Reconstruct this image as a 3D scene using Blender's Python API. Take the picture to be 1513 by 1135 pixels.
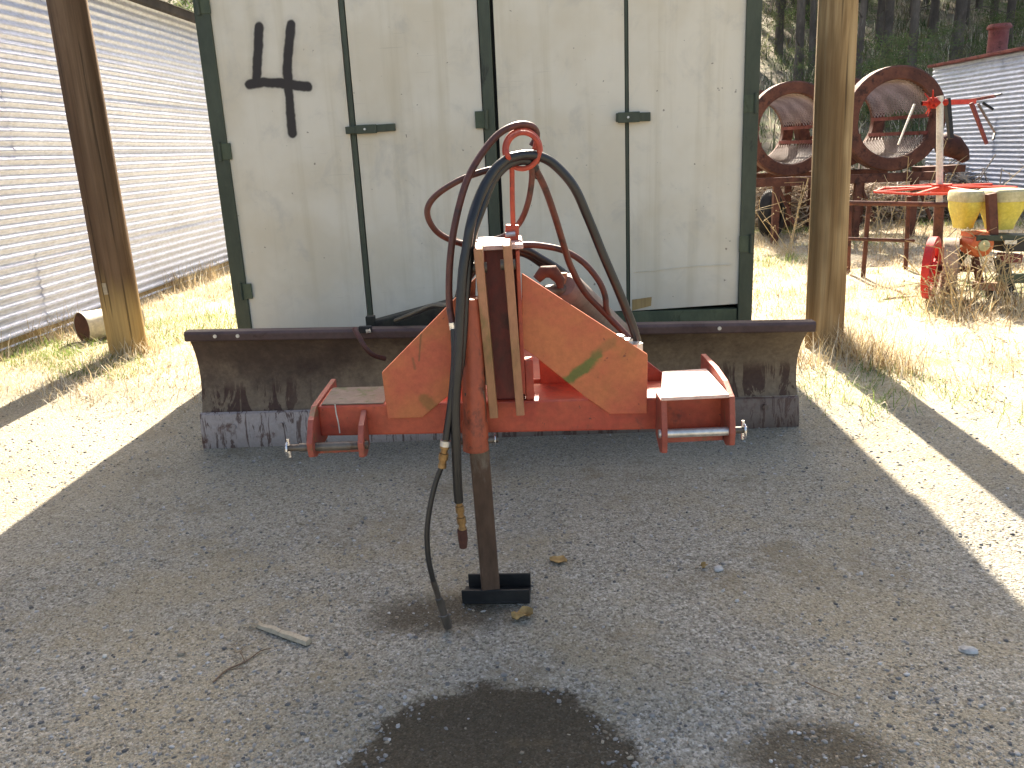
import bpy, math, random
import numpy as np
from mathutils import Vector, noise as mnoise

for o in list(bpy.data.objects):
    bpy.data.objects.remove(o, do_unlink=True)
S = bpy.context.scene
COL = S.collection
rng = random.Random(7)
nr = np.random.default_rng(11)
rad = math.radians

# ------------------------------------------------------------------ camera
FPX, PITCH, ROLL, EYE = 1230.0, rad(15.8), rad(2.7), 1.5
fwd = Vector((0, math.cos(PITCH), -math.sin(PITCH)))
rt = Vector((1, 0, 0))
upv = Vector((0, math.sin(PITCH), math.cos(PITCH)))
EU = rt * math.cos(ROLL) - upv * math.sin(ROLL)
EV = rt * math.sin(ROLL) + upv * math.cos(ROLL)
ORG = Vector((0, 0, EYE))
cd = bpy.data.cameras.new('camera')
cam = bpy.data.objects.new('camera', cd)
COL.objects.link(cam)
from mathutils import Matrix
m3 = Matrix((EU, EV, -fwd)).transposed()
cam.matrix_world = Matrix.Translation(ORG) @ m3.to_4x4()
cd.sensor_fit = 'HORIZONTAL'
cd.sensor_width = 36.0
cd.lens = 36.0 * FPX / 1513.0
cd.clip_start = 0.05
cd.clip_end = 600
S.camera = cam

# ------------------------------------------------------------------ light
SUN_EL, SUN_AZ = rad(36), rad(3.0)
w = bpy.data.worlds.new('World')
S.world = w
w.use_nodes = True
nt = w.node_tree
sky = nt.nodes.new('ShaderNodeTexSky')
sky.sky_type = 'NISHITA'
sky.sun_disc = False
sky.sun_elevation = SUN_EL
sky.sun_rotation = SUN_AZ
sky.dust_density = 4.0
sky.ozone_density = 0.6
bg = nt.nodes['Background']
bg.inputs['Strength'].default_value = 0.078
nt.links.new(sky.outputs[0], bg.inputs['Color'])
sl = bpy.data.lights.new('sun', 'SUN')
sl.energy = 5.0
sl.angle = rad(0.55)
sl.color = (1.0, 0.93, 0.82)
sun = bpy.data.objects.new('sun', sl)
COL.objects.link(sun)
tosun = Vector((math.sin(SUN_AZ) * math.cos(SUN_EL), math.cos(SUN_AZ) * math.cos(SUN_EL), math.sin(SUN_EL)))
sun.rotation_euler = tosun.to_track_quat('Z', 'Y').to_euler()
S.view_settings.view_transform = 'Standard'
S.view_settings.look = 'None'
S.view_settings.gamma = 1
S.view_settings.exposure = 2.3
S.view_settings.use_white_balance = True
S.view_settings.white_balance_temperature = 7000
S.view_settings.white_balance_tint = 10
S.view_settings.use_curve_mapping = False

# ------------------------------------------------------------------ measuring helpers
def ray(x, y):
    return fwd + EU * ((x - 756.5) / FPX) - EV * ((y - 567.5) / FPX)
def at(x, y, Y):
    d = ray(x, y)
    return ORG + d * (Y / d.y)
def G(x, y, z=0.0):
    d = ray(x, y)
    return ORG + d * ((z - EYE) / d.z)

# ------------------------------------------------------------------ material helpers
def newmat(name):
    m = bpy.data.materials.new(name)
    m.use_nodes = True
    n = m.node_tree
    b = n.nodes['Principled BSDF']
    return m, n, b
class N:
    """tiny node-graph helper"""
    def __init__(s, tree):
        s.t = tree
    def n(s, kind, **kw):
        x = s.t.nodes.new(kind)
        for k, v in kw.items():
            setattr(x, k, v)
        return x
    def put(s, sock, v):
        if hasattr(v, 'is_linked') or isinstance(v, bpy.types.NodeSocket):
            s.t.links.new(v, sock)
        else:
            sock.default_value = v
    def math(s, op, a, b=0.0, c=None, clamp=False):
        x = s.n('ShaderNodeMath', operation=op, use_clamp=clamp)
        s.put(x.inputs[0], a); s.put(x.inputs[1], b)
        if c is not None: s.put(x.inputs[2], c)
        return x.outputs[0]
    def vmath(s, op, a, b=None, scale=None):
        x = s.n('ShaderNodeVectorMath', operation=op)
        s.put(x.inputs[0], a)
        if b is not None: s.put(x.inputs[1], b)
        if scale is not None: s.put(x.inputs['Scale'], scale)
        return x.outputs['Value'] if op in ('LENGTH', 'DOT_PRODUCT', 'DISTANCE') else x.outputs['Vector']
    def coord(s, scale=(1, 1, 1), loc=(0, 0, 0)):
        tc = s.n('ShaderNodeTexCoord')
        mp = s.n('ShaderNodeMapping')
        mp.inputs['Scale'].default_value = scale
        mp.inputs['Location'].default_value = loc
        s.t.links.new(tc.outputs['Object'], mp.inputs['Vector'])
        return mp.outputs[0]
    def noise(s, vec, scale, detail=4, rough=0.55, dist=0.0):
        x = s.n('ShaderNodeTexNoise')
        s.put(x.inputs['Vector'], vec)
        x.inputs['Scale'].default_value = scale
        x.inputs['Detail'].default_value = detail
        x.inputs['Roughness'].default_value = rough
        x.inputs['Distortion'].default_value = dist
        return x.outputs['Fac']
    def voro(s, vec, scale, out='Color', feature='F1', rnd=1.0):
        x = s.n('ShaderNodeTexVoronoi', feature=feature)
        s.put(x.inputs['Vector'], vec)
        x.inputs['Scale'].default_value = scale
        x.inputs['Randomness'].default_value = rnd
        return x.outputs[out]
    def ramp(s, fac, stops, interp='LINEAR'):
        x = s.n('ShaderNodeValToRGB')
        x.color_ramp.interpolation = interp
        e = x.color_ramp.elements
        while len(e) < len(stops): e.new(0.5)
        for i, (p, c) in enumerate(stops):
            e[i].position = p
            if isinstance(c, (int, float)): c = (c, c, c)
            e[i].color = (c[0], c[1], c[2], 1)
        s.put(x.inputs[0], fac)
        return x.outputs[0]
    def mix(s, fac, a, b, mode='MIX'):
        x = s.n('ShaderNodeMix', data_type='RGBA', blend_type=mode)
        s.put(x.inputs[0], fac)
        for i, v in ((6, a), (7, b)):
            if isinstance(v, tuple) and len(v) == 3: v = (*v, 1)
            s.put(x.inputs[i], v)
        return x.outputs[2]
    def sep(s, vec):
        x = s.n('ShaderNodeSeparateXYZ')
        s.put(x.inputs[0], vec)
        return x.outputs
    def step(s, v, a, b):
        x = s.n('ShaderNodeMapRange', interpolation_type='SMOOTHSTEP')
        s.put(x.inputs[0], v)
        x.inputs[1].default_value = a; x.inputs[2].default_value = b
        return x.outputs[0]
    def bump(s, h, bsdf, strength=0.3, dist=0.01):
        x = s.n('ShaderNodeBump')
        x.inputs['Strength'].default_value = strength
        x.inputs['Distance'].default_value = dist
        s.put(x.inputs['Height'], h)
        s.t.links.new(x.outputs[0], bsdf.inputs['Normal'])
    def capsule(s, p, a, b):
        """distance from p to the segment a-b"""
        a = Vector(a); ab = Vector(b) - a
        pa = s.vmath('SUBTRACT', p, tuple(a))
        t = s.math('MULTIPLY', s.vmath('DOT_PRODUCT', pa, tuple(ab)), 1.0 / max(ab.dot(ab), 1e-9), clamp=True)
        sc = s.n('ShaderNodeVectorMath', operation='SCALE')
        sc.inputs[0].default_value = tuple(ab)
        s.put(sc.inputs['Scale'], t)
        return s.vmath('LENGTH', s.vmath('SUBTRACT', pa, sc.outputs['Vector']))

def worn(name, c1, c2, rough=0.6, scale=4.0, c3=None, c3_amt=(0.6, 0.72), metallic=0.0, stretch=(1, 1, 1), bump=0.25, spec=0.35, fine=40.0, speck=None):
    """general weathered surface: two blended tones, a third in patches, grain in relief"""
    m, t, b = newmat(name)
    n = N(t)
    v = n.coord(stretch)
    a = n.noise(v, scale, 6, 0.6)
    f = n.noise(v, fine, 4, 0.65)
    col = n.mix(n.step(a, 0.35, 0.65), c1, c2)
    if c3:
        d = n.noise(v, scale * 2.3, 7, 0.72, 0.4)
        col = n.mix(n.step(d, *c3_amt), col, c3)
    if speck:
        sp = n.noise(v, fine * 1.3, 3, 0.7)
        col = n.mix(n.step(sp, 0.66, 0.74), col, speck)
    col = n.mix(0.5, col, n.ramp(f, [(0.25, 0.55), (0.75, 1.45)]), 'MULTIPLY')
    t.links.new(col, b.inputs['Base Color'])
    b.inputs['Roughness'].default_value = rough
    b.inputs['Metallic'].default_value = metallic
    b.inputs['Specular IOR Level'].default_value = spec
    n.put(b.inputs['Roughness'], n.math('ADD', n.math('MULTIPLY', f, 0.3), rough - 0.15))
    n.bump(f, b, bump, 0.006)
    return m

M = {}
# ------------------------------------------------------------------ mesh helpers
class MB:
    def __init__(s):
        s.v = []; s.f = []; s.m = []
    def add(s, vs, fs, mi=0):
        o = len(s.v)
        s.v += [Vector(p) for p in vs]
        s.f += [tuple(i + o for i in q) for q in fs]
        s.m += [mi] * len(fs)
        return s
    def hexa(s, p, mi=0):
        return s.add(p, [(0, 3, 2, 1), (4, 5, 6, 7), (0, 1, 5, 4), (1, 2, 6, 5), (2, 3, 7, 6), (3, 0, 4, 7)], mi)
    def box(s, a, b, mi=0):
        x0, y0, z0 = a; x1, y1, z1 = b
        return s.hexa([(x0, y0, z0), (x1, y0, z0), (x1, y1, z0), (x0, y1, z0), (x0, y0, z1), (x1, y0, z1), (x1, y1, z1), (x0, y1, z1)], mi)
    def prism(s, poly, vec, mi=0):
        n = len(poly); vec = Vector(vec)
        vs = [Vector(p) for p in poly] + [Vector(p) + vec for p in poly]
        fs = [tuple(range(n)), tuple(range(2 * n - 1, n - 1, -1))]
        fs += [(i, i + n, (i + 1) % n + n, (i + 1) % n) for i in range(n)]
        return s.add(vs, fs, mi)
    def bar(s, a, b, w, h, side=(1, 0, 0), w2=None, h2=None):
        """box along a-b, w wide along side, h thick across"""
        a = Vector(a); b = Vector(b); d = (b - a).normalized()
        sd = Vector(side); sd = (sd - d * sd.dot(d)).normalized(); u = d.cross(sd)
        w2 = w if w2 is None else w2; h2 = h if h2 is None else h2
        q = [a - sd * w / 2 - u * h / 2, a + sd * w / 2 - u * h / 2, a + sd * w / 2 + u * h / 2, a - sd * w / 2 + u * h / 2]
        r = [b - sd * w2 / 2 - u * h2 / 2, b + sd * w2 / 2 - u * h2 / 2, b + sd * w2 / 2 + u * h2 / 2, b - sd * w2 / 2 + u * h2 / 2]
        return s.hexa(q + r)
    def tube(s, pts, r, n=10, closed=False, mi=0):
        pts = [Vector(p) for p in pts]; k = len(pts)
        rr = r if isinstance(r, (list, tuple)) else [r] * k
        T = []
        for i in range(k):
            a = pts[(i - 1) % k] if (closed or i > 0) else pts[i]
            b = pts[(i + 1) % k] if (closed or i < k - 1) else pts[i]
            T.append((b - a).normalized())
        u = T[0].orthogonal().normalized()
        vs = []
        for i in range(k):
            u = (u - T[i] * u.dot(T[i]))
            u = u.normalized() if u.length > 1e-6 else T[i].orthogonal().normalized()
            w_ = T[i].cross(u)
            for j in range(n):
                t = 2 * math.pi * j / n
                vs.append(pts[i] + (u * math.cos(t) + w_ * math.sin(t)) * rr[i])
        fs = []
        for i in range(k if closed else k - 1):
            for j in range(n):
                a = i * n + j; b = i * n + (j + 1) % n
                c = ((i + 1) % k) * n + (j + 1) % n; d = ((i + 1) % k) * n + j
                fs.append((a, b, c, d))
        if not closed:
            fs.append(tuple(range(n - 1, -1, -1)))
            fs.append(tuple(range((k - 1) * n, k * n)))
        return s.add(vs, fs, mi)
    def cyl(s, a, b, r, n=14, r2=None, mi=0):
        return s.tube([a, b], [r, r if r2 is None else r2], n, mi=mi)
    def grid(s, rows, mi=0, wrap=False):
        nrow = len(rows); nc = len(rows[0])
        vs = [p for q in rows for p in q]
        fs = []
        for i in range(nrow - 1):
            for j in range(nc if wrap else nc - 1):
                fs.append((i * nc + j, i * nc + (j + 1) % nc, (i + 1) * nc + (j + 1) % nc, (i + 1) * nc + j))
        return s.add(vs, fs, mi)
    def build(s, name, mats, parent=None, smooth=False, bevel=0.0, origin=None):
        me = bpy.data.meshes.new(name)
        off = Vector((0, 0, 0))
        if parent is not None:
            off = wloc(parent)
        elif origin is not None:
            off = Vector(origin)
        me.from_pydata([tuple(p - off) for p in s.v], [], s.f)
        ms = mats if isinstance(mats, (list, tuple)) else [mats]
        for k in ms: me.materials.append(M[k] if isinstance(k, str) else k)
        if len(ms) > 1: me.polygons.foreach_set('material_index', s.m)
        import bmesh
        bm = bmesh.new(); bm.from_mesh(me)
        bmesh.ops.recalc_face_normals(bm, faces=bm.faces)
        bm.to_mesh(me); bm.free()
        if smooth:
            me.polygons.foreach_set('use_smooth', [True] * len(me.polygons))
            me.set_sharp_from_angle(angle=rad(38))
        o = bpy.data.objects.new(name, me)
        COL.objects.link(o)
        if parent is not None:
            o.parent = parent
        elif origin is not None:
            o.location = off
        if bevel:
            bv = o.modifiers.new('bevel', 'BEVEL')
            bv.width = bevel; bv.segments = 2; bv.limit_method = 'ANGLE'; bv.angle_limit = rad(40)
        return o
def wloc(o):
    v = Vector((0, 0, 0))
    while o is not None:
        v += o.location; o = o.parent
    return v
def tag(o, label=None, cat=None, group=None, kind=None):
    if label: o['label'] = label
    if cat: o['category'] = cat
    if group: o['group'] = group
    if kind: o['kind'] = kind
    return o
def thing(name, label, cat, loc, group=None):
    o = bpy.data.objects.new(name, None)
    o.empty_display_size = 0.1
    COL.objects.link(o)
    o.location = loc
    return tag(o, label, cat, group)
def spline(pts, per=8):
    """Catmull-Rom through the points"""
    p = [Vector(q) for q in pts]
    p = [p[0] * 2 - p[1]] + p + [p[-1] * 2 - p[-2]]
    out = []
    for i in range(1, len(p) - 2):
        for k in range(per):
            t = k / per
            a, b, c, d = p[i - 1], p[i], p[i + 1], p[i + 2]
            out.append(0.5 * ((2 * b) + (c - a) * t + (2 * a - 5 * b + 4 * c - d) * t * t + (3 * b - a - 3 * c + d) * t ** 3))
    out.append(p[-2])
    return out
def dup(root, loc=None, rotz=None, scale=None):
    r = root.copy(); COL.objects.link(r)
    if loc is not None: r.location = loc
    if rotz is not None: r.rotation_euler = (0, 0, rotz)
    if scale is not None: r.scale = (scale, scale, scale)
    for ch in root.children:
        c = ch.copy(); COL.objects.link(c); c.parent = r
    return r

# ------------------------------------------------------------------ ground
def hill(y, x=0.0):
    t = max(0.0, y - 16.0 + 0.08 * abs(x - 4))
    return 0.36 * t * t / (t + 9.0)
def smooth01(a, b, v):
    t = min(1, max(0, (v - a) / (b - a))); return t * t * (3 - 2 * t)
def rough_amt(x, y):
    g = smooth01(-0.3, 0.5, y - (5.05 - 0.28 * x)) if abs(x) > 1.2 else 0.0
    return 0.004 + 0.018 * g
def gz(x, y):
    a = rough_amt(x, y)
    z = a * (mnoise.noise(Vector((x * 1.7, y * 1.7, 0.3))) + 0.5 * mnoise.noise(Vector((x * 5, y * 5, 4.3))))
    h = hill(y, x)
    if h > 0.05:
        z += 0.35 * min(1, h / 2) * mnoise.noise(Vector((x * 0.25, y * 0.25, 9.1)))
    return z + h
def axis(lo, a, b, hi, step, grow=1.16):
    v = list(np.arange(a, b + 1e-6, step))
    s = step; x = b
    while x < hi: s *= grow; x += s; v.append(x)
    s = step; x = a
    while x > lo: s *= grow; x -= s; v.insert(0, x)
    return v
xs = axis(-170, -6.5, 8.5, 190, 0.09); ys = axis(-40, 0.6, 13, 210, 0.09)
gm = MB()
gm.grid([[(x, y, gz(x, y)) for x in xs] for y in ys])

def ground_material():
    m, t, b = newmat('gravel_yard')
    n = N(t)
    p = n.coord()
    X, Y, Z = n.sep(p)[:3]
    wob = n.noise(p, 1.3, 5, 0.6)
    wob2 = n.noise(p, 6.0, 5, 0.65)
    # crushed stone: two sizes of chips, each chip its own tone
    c1 = n.sep(n.voro(p, 95.0))[0]
    c2 = n.sep(n.voro(p, 190.0))[1]
    pal = [(0.0, (0.10, 0.092, 0.072)), (0.3, (0.225, 0.208, 0.168)), (0.55, (0.30, 0.28, 0.228)), (0.8, (0.375, 0.35, 0.292)), (0.93, (0.45, 0.425, 0.365)), (1.0, (0.60, 0.575, 0.52))]
    pal2 = [(0.0, (0.12, 0.102, 0.070)), (0.5, (0.30, 0.26, 0.178)), (0.85, (0.40, 0.35, 0.25)), (1.0, (0.48, 0.43, 0.34))]
    stone = n.mix(0.5, n.ramp(c1, pal), n.ramp(c2, pal))
    dirt = n.mix(0.55, n.ramp(c2, pal2), (0.31, 0.265, 0.182))
    dm = n.step(n.math('ADD', n.math('MULTIPLY', wob, 0.7), n.math('MULTIPLY', wob2, 0.3)), 0.44, 0.60)
    # more bare dirt towards the blade
    dm = n.math('MAXIMUM', dm, n.math('MULTIPLY', n.step(Y, 2.6, 3.9), 0.75))
    col = n.mix(n.math('MULTIPLY', dm, 0.85), stone, dirt)
    spk = n.sep(n.voro(n.coord((1, 1, 1), (2.3, 1.1, 0)), 125.0))[2]
    col = n.mix(n.math('MULTIPLY', n.step(spk, 0.92, 0.97), 0.45), col, (0.50, 0.475, 0.43))
    col = n.mix(n.math('MULTIPLY', n.step(spk, 0.10, 0.04), 0.6), col, (0.07, 0.065, 0.06))
    br_ = n.math('ADD', n.math('MULTIPLY', n.noise(n.coord((1, 1, 1), (1.7, 6.1, 0)), 2.1, 5, 0.62), 0.75), n.math('MULTIPLY', n.noise(p, 22, 3), 0.25))
    col = n.mix(n.math('MULTIPLY', n.step(br_, 0.53, 0.66), 0.55), col, (0.19, 0.155, 0.10))
    big = n.noise(p, 0.55, 3, 0.5)
    col = n.mix(0.35, col, n.ramp(big, [(0.3, 0.5), (0.7, 1.4)]), 'MULTIPLY')
    # straw-coloured ground beyond the yard
    line = n.math('ADD', n.math('SUBTRACT', Y, 5.1), n.math('MULTIPLY', X, 0.28))
    line = n.math('ADD', line, n.math('MULTIPLY', n.math('SUBTRACT', wob2, 0.5), 1.6))
    straw_m = n.step(line, -0.25, 0.45)
    sv = n.noise(n.coord((1, 1, 1), (3, 1, 0)), 18.0, 6, 0.7, 1.2)
    straw = n.ramp(sv, [(0.25, (0.24, 0.18, 0.11)), (0.5, (0.50, 0.42, 0.29)), (0.75, (0.62, 0.56, 0.44))])
    gm_ = n.step(n.noise(p, 0.9, 4, 0.6), 0.54, 0.64)
    straw = n.mix(n.math('MULTIPLY', gm_, 0.55), straw, (0.13, 0.19, 0.045))
    col = n.mix(n.math('MULTIPLY', straw_m, 0.85), col, straw)
    # forest floor
    fl = n.noise(p, 0.7, 7, 0.7)
    litter = n.ramp(fl, [(0.3, (0.10, 0.085, 0.06)), (0.48, (0.24, 0.20, 0.14)), (0.62, (0.13, 0.16, 0.07)), (0.75, (0.40, 0.34, 0.25))])
    col = n.mix(n.step(n.math('ADD', Y, n.math('MULTIPLY', wob, 3.0)), 16.5, 20.0), col, litter)
    # oil and damp stains with a shape of their own
    def blot(cx, cy, rx, ry, soft, wobble):
        q = n.vmath('MULTIPLY', n.vmath('SUBTRACT', p, (cx, cy, 0)), (1 / rx, 1 / ry, 0))
        d = n.vmath('LENGTH', q)
        d = n.math('ADD', d, n.math('MULTIPLY', n.math('SUBTRACT', wob2, 0.5), wobble))
        d = n.math('ADD', d, n.math('MULTIPLY', n.math('SUBTRACT', c1, 0.5), 0.05))
        return n.step(d, 1.0 + soft, 1.0 - soft)
    dark = n.mix(0.5, n.ramp(c2, [(0, (0.026, 0.020, 0.011)), (0.8, (0.070, 0.054, 0.032)), (1, (0.14, 0.115, 0.08))]), (0.054, 0.040, 0.022))
    s1 = blot(STAIN[0].x, STAIN[0].y, 0.375, 0.355, 0.07, 0.45)
    s2 = n.math('MULTIPLY', blot(STAIN[1].x, STAIN[1].y, 0.20, 0.12, 0.35, 0.7), 0.85)
    s3 = n.math('MULTIPLY', blot(STAIN[2].x, STAIN[2].y, 0.25, 0.12, 0.5, 0.9), 0.9)
    st = n.math('MAXIMUM', s1, n.math('MAXIMUM', s2, s3))
    col = n.mix(n.math('MULTIPLY', st, 0.93), col, dark)
    # a few rusty-tan scuffs
    s4 = n.step(n.noise(n.coord((1, 1, 1), (7.3, 2.1, 0)), 3.2, 3, 0.55), 0.66, 0.74)
    col = n.mix(n.math('MULTIPLY', s4, 0.35), col, (0.19, 0.135, 0.07))
    t.links.new(col, b.inputs['Base Color'])
    n.put(b.inputs['Roughness'], n.math('SUBTRACT', 0.95, n.math('MULTIPLY', st, 0.25)))
    b.inputs['Specular IOR Level'].default_value = 0.25
    d1 = n.voro(p, 95.0, 'Distance'); d2 = n.voro(p, 190.0, 'Distance')
    h = n.math('ADD', n.math('MULTIPLY', d1, -0.7), n.math('MULTIPLY', d2, -0.4))
    h = n.math('ADD', h, n.math('MULTIPLY', wob2, 0.8))
    n.bump(h, b, 0.75, 0.012)
    return m
STAIN = [G(725, 1140), G(1205, 1115), G(650, 905)]
M['ground'] = ground_material()
ground = gm.build('ground', 'ground', smooth=False)
ground.data.polygons.foreach_set('use_smooth', [True] * len(ground.data.polygons))
tag(ground, kind='structure')

# ------------------------------------------------------------------ materials
M['zinc'] = worn('galvanised_iron', (0.64, 0.69, 0.84), (0.70, 0.76, 0.92), 0.34, 1.6, (0.55, 0.56, 0.62), (0.62, 0.78), 0.30, (1, 1, 3), 0.05, 0.5, 14)
M['zinc_old'] = worn('old_galvanised_iron', (0.46, 0.51, 0.60), (0.56, 0.61, 0.72), 0.45, 0.9, (0.30, 0.20, 0.15), (0.62, 0.78), 0.3, (1, 1, 2), 0.05, 0.5, 9)
M['rust'] = worn('brown_rust', (0.080, 0.032, 0.023), (0.14, 0.056, 0.037), 0.8, 3.5, (0.045, 0.021, 0.017), (0.5, 0.65), 0.0, (1, 1, 1), 0.4, 0.3, 30)
M['rust_red'] = worn('red_rust', (0.17, 0.045, 0.04), (0.24, 0.08, 0.065), 0.8, 3.5, (0.09, 0.03, 0.02), (0.5, 0.65), 0.0, (1, 1, 1), 0.3, 0.3, 30)
M['dark_trim'] = worn('dark_fascia', (0.025, 0.022, 0.02), (0.05, 0.042, 0.036), 0.8, 5)
M['green'] = worn('dark_green_paint', (0.042, 0.052, 0.033), (0.060, 0.070, 0.046), 0.55, 3, (0.024, 0.026, 0.018), (0.6, 0.7), 0, (1, 1, 0.4), 0.25, 0.35, 22)
M['green_pale'] = worn('weathered_green_paint', (0.058, 0.074, 0.045), (0.085, 0.10, 0.06), 0.6, 5, (0.03, 0.04, 0.02), (0.55, 0.7), 0, (1, 1, 0.4), 0.3, 0.3, 22)
M['black_gap'] = worn('black_gap_shade', (0.008, 0.008, 0.007), (0.014, 0.013, 0.012), 0.8, 8)  # near-black tone paints the shade inside the door gaps
M['steel'] = worn('bare_steel', (0.10, 0.085, 0.07), (0.15, 0.13, 0.11), 0.5, 5, (0.075, 0.045, 0.028), (0.52, 0.66), 0.45, (1, 1, 0.25), 0.2, 0.5, 40)
M['bright_steel'] = worn('worn_bright_steel', (0.45, 0.44, 0.42), (0.58, 0.56, 0.54), 0.35, 12, (0.2, 0.12, 0.08), (0.62, 0.72), 0.7, (1, 1, 1), 0.1, 0.5, 60)
M['black_paint'] = worn('black_paint', (0.012, 0.012, 0.013), (0.022, 0.021, 0.02), 0.55, 8, (0.05, 0.045, 0.038), (0.66, 0.78), 0, (1, 1, 1), 0.2, 0.35, 50)
M['rubber'] = worn('black_rubber_hose', (0.008, 0.008, 0.009), (0.015, 0.015, 0.016), 0.36, 6, (0.04, 0.036, 0.033), (0.60, 0.8), 0, (1, 1, 1), 0.08, 0.5, 80)
M['hose_brown'] = worn('red_oversprayed_hose', (0.070, 0.022, 0.016), (0.105, 0.034, 0.024), 0.48, 9, (0.035, 0.018, 0.015), (0.5, 0.7), 0, (1, 1, 1), 0.15, 0.4, 80)
M['brass'] = worn('tarnished_brass', (0.26, 0.15, 0.06), (0.34, 0.22, 0.10), 0.42, 20, (0.09, 0.05, 0.025), (0.55, 0.7), 0.6)
M['red'] = worn('red_paint', (0.33, 0.045, 0.026), (0.40, 0.075, 0.035), 0.5, 5, (0.20, 0.045, 0.03), (0.56, 0.70), 0, (1, 1, 1), 0.2, 0.4, 45, speck=(0.05, 0.03, 0.025))
M['orange'] = worn('faded_orange_paint', (0.46, 0.105, 0.042), (0.42, 0.135, 0.045), 0.5, 3.2, (0.30, 0.12, 0.03), (0.56, 0.74), 0, (1, 1, 1), 0.15, 0.4, 40)
M['dull_red'] = worn('dull_dark_red_paint', (0.13, 0.022, 0.02), (0.19, 0.032, 0.024), 0.5, 5, (0.06, 0.016, 0.012), (0.5, 0.7), 0, (1, 1, 0.5), 0.2, 0.4, 40)
M['tan'] = worn('dusty_tan_steel', (0.30, 0.15, 0.075), (0.38, 0.17, 0.10), 0.65, 4, (0.20, 0.13, 0.05), (0.5, 0.68), 0, (1, 1, 0.4), 0.25, 0.3, 45)
M['hitch_pale'] = worn('sunlit_pink_tone', (0.55, 0.33, 0.27), (0.62, 0.42, 0.36), 0.45, 8, (0.35, 0.16, 0.12), (0.62, 0.75), 0, (1, 1, 1), 0.15, 0.5, 45)  # pale tone paints the sunlight on the hitch cover and mast cap
M['mossy_grey'] = worn('scuffed_grey_beam_top', (0.15, 0.11, 0.085), (0.19, 0.145, 0.115), 0.75, 8, (0.09, 0.10, 0.04), (0.5, 0.66), 0, (1, 1, 1), 0.3, 0.3, 50)
M['cyl_grey'] = worn('dusty_grey_cylinder', (0.15, 0.115, 0.095), (0.20, 0.165, 0.145), 0.6, 6, (0.09, 0.055, 0.04), (0.58, 0.72), 0.1)
M['boom_dark'] = worn('grimy_olive_steel', (0.030, 0.029, 0.020), (0.048, 0.044, 0.030), 0.7, 5, (0.02, 0.016, 0.012), (0.5, 0.7))
M['chrome'] = worn('plated_steel', (0.55, 0.55, 0.56), (0.65, 0.65, 0.66), 0.25, 10, None, metallic=0.9)
M['yellow'] = worn('faded_yellow_hopper', (0.52, 0.42, 0.05), (0.58, 0.50, 0.10), 0.5, 4, (0.42, 0.36, 0.14), (0.58, 0.72))
M['yellow_lid'] = worn('bleached_hopper_lid', (0.40, 0.36, 0.20), (0.50, 0.45, 0.28), 0.55, 5)
M['wheel_red'] = worn('bright_red_wheel', (0.42, 0.018, 0.02), (0.50, 0.03, 0.03), 0.5, 4, (0.25, 0.03, 0.02), (0.6, 0.75))
M['tedder_red'] = worn('tedder_red_paint', (0.55, 0.04, 0.025), (0.62, 0.07, 0.04), 0.5, 4, (0.45, 0.12, 0.06), (0.6, 0.75))
M['white_pole'] = worn('chalky_white_pole', (0.50, 0.48, 0.42), (0.60, 0.58, 0.52), 0.6, 5)
M['pale_stone'] = worn('pale_stone', (0.34, 0.33, 0.31), (0.45, 0.44, 0.42), 0.85, 20)
M['mid_stone'] = worn('grey_stone', (0.185, 0.178, 0.165), (0.26, 0.25, 0.232), 0.85, 20)
M['tan_stone'] = worn('tan_stone', (0.22, 0.18, 0.13), (0.32, 0.27, 0.20), 0.85, 20)
M['dark_stone'] = worn('dark_stone', (0.09, 0.088, 0.085), (0.15, 0.145, 0.14), 0.85, 20)
M['dead_wood'] = worn('grey_dead_wood', (0.34, 0.28, 0.19), (0.44, 0.37, 0.27), 0.85, 8, (0.2, 0.15, 0.1), (0.58, 0.7), 0, (1, 1, 1), 0.4, 0.2, 60)
M['dry_leaf'] = worn('dry_leaf', (0.30, 0.19, 0.07), (0.40, 0.27, 0.11), 0.8, 20)
M['brush'] = worn('bleached_brush', (0.42, 0.36, 0.29), (0.56, 0.49, 0.42), 0.85, 2)
M['brush_dark'] = worn('brown_brush', (0.13, 0.085, 0.055), (0.22, 0.15, 0.10), 0.85, 2)
M['tyre'] = worn('tyre_rubber', (0.016, 0.015, 0.015), (0.028, 0.026, 0.025), 0.75, 8)
def leafmat(name, a, b, trans=0.25):
    m, t, bs = newmat(name)
    n = N(t)
    p = n.coord()
    col = n.mix(n.step(n.noise(p, 2.2, 3), 0.35, 0.65), a, b)
    t.links.new(col, bs.inputs['Base Color'])
    bs.inputs['Roughness'].default_value = 0.7
    bs.inputs['Specular IOR Level'].default_value = 0.2
    tr = n.n('ShaderNodeBsdfTranslucent')
    t.links.new(col, tr.inputs[0])
    mx = n.n('ShaderNodeMixShader')
    mx.inputs[0].default_value = trans
    t.links.new(bs.outputs[0], mx.inputs[1]); t.links.new(tr.outputs[0], mx.inputs[2])
    t.links.new(mx.outputs[0], t.nodes['Material Output'].inputs[0])
    return m
M['straw_pale'] = leafmat('pale_straw', (0.58, 0.51, 0.38), (0.66, 0.60, 0.48))
M['straw_gold'] = leafmat('golden_straw', (0.50, 0.39, 0.21), (0.57, 0.46, 0.28))
M['straw_brown'] = leafmat('brown_straw', (0.20, 0.12, 0.05), (0.28, 0.18, 0.09))
M['grass_green'] = leafmat('green_grass', (0.12, 0.20, 0.035), (0.22, 0.30, 0.06), 0.35)
M['needles'] = leafmat('pine_needles', (0.035, 0.065, 0.022), (0.075, 0.11, 0.04), 0.3)
M['needles_light'] = leafmat('fresh_needles', (0.09, 0.15, 0.05), (0.16, 0.21, 0.08), 0.4)
M['scrub'] = leafmat('scrub_leaves', (0.07, 0.10, 0.035), (0.16, 0.17, 0.08), 0.35)
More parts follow.
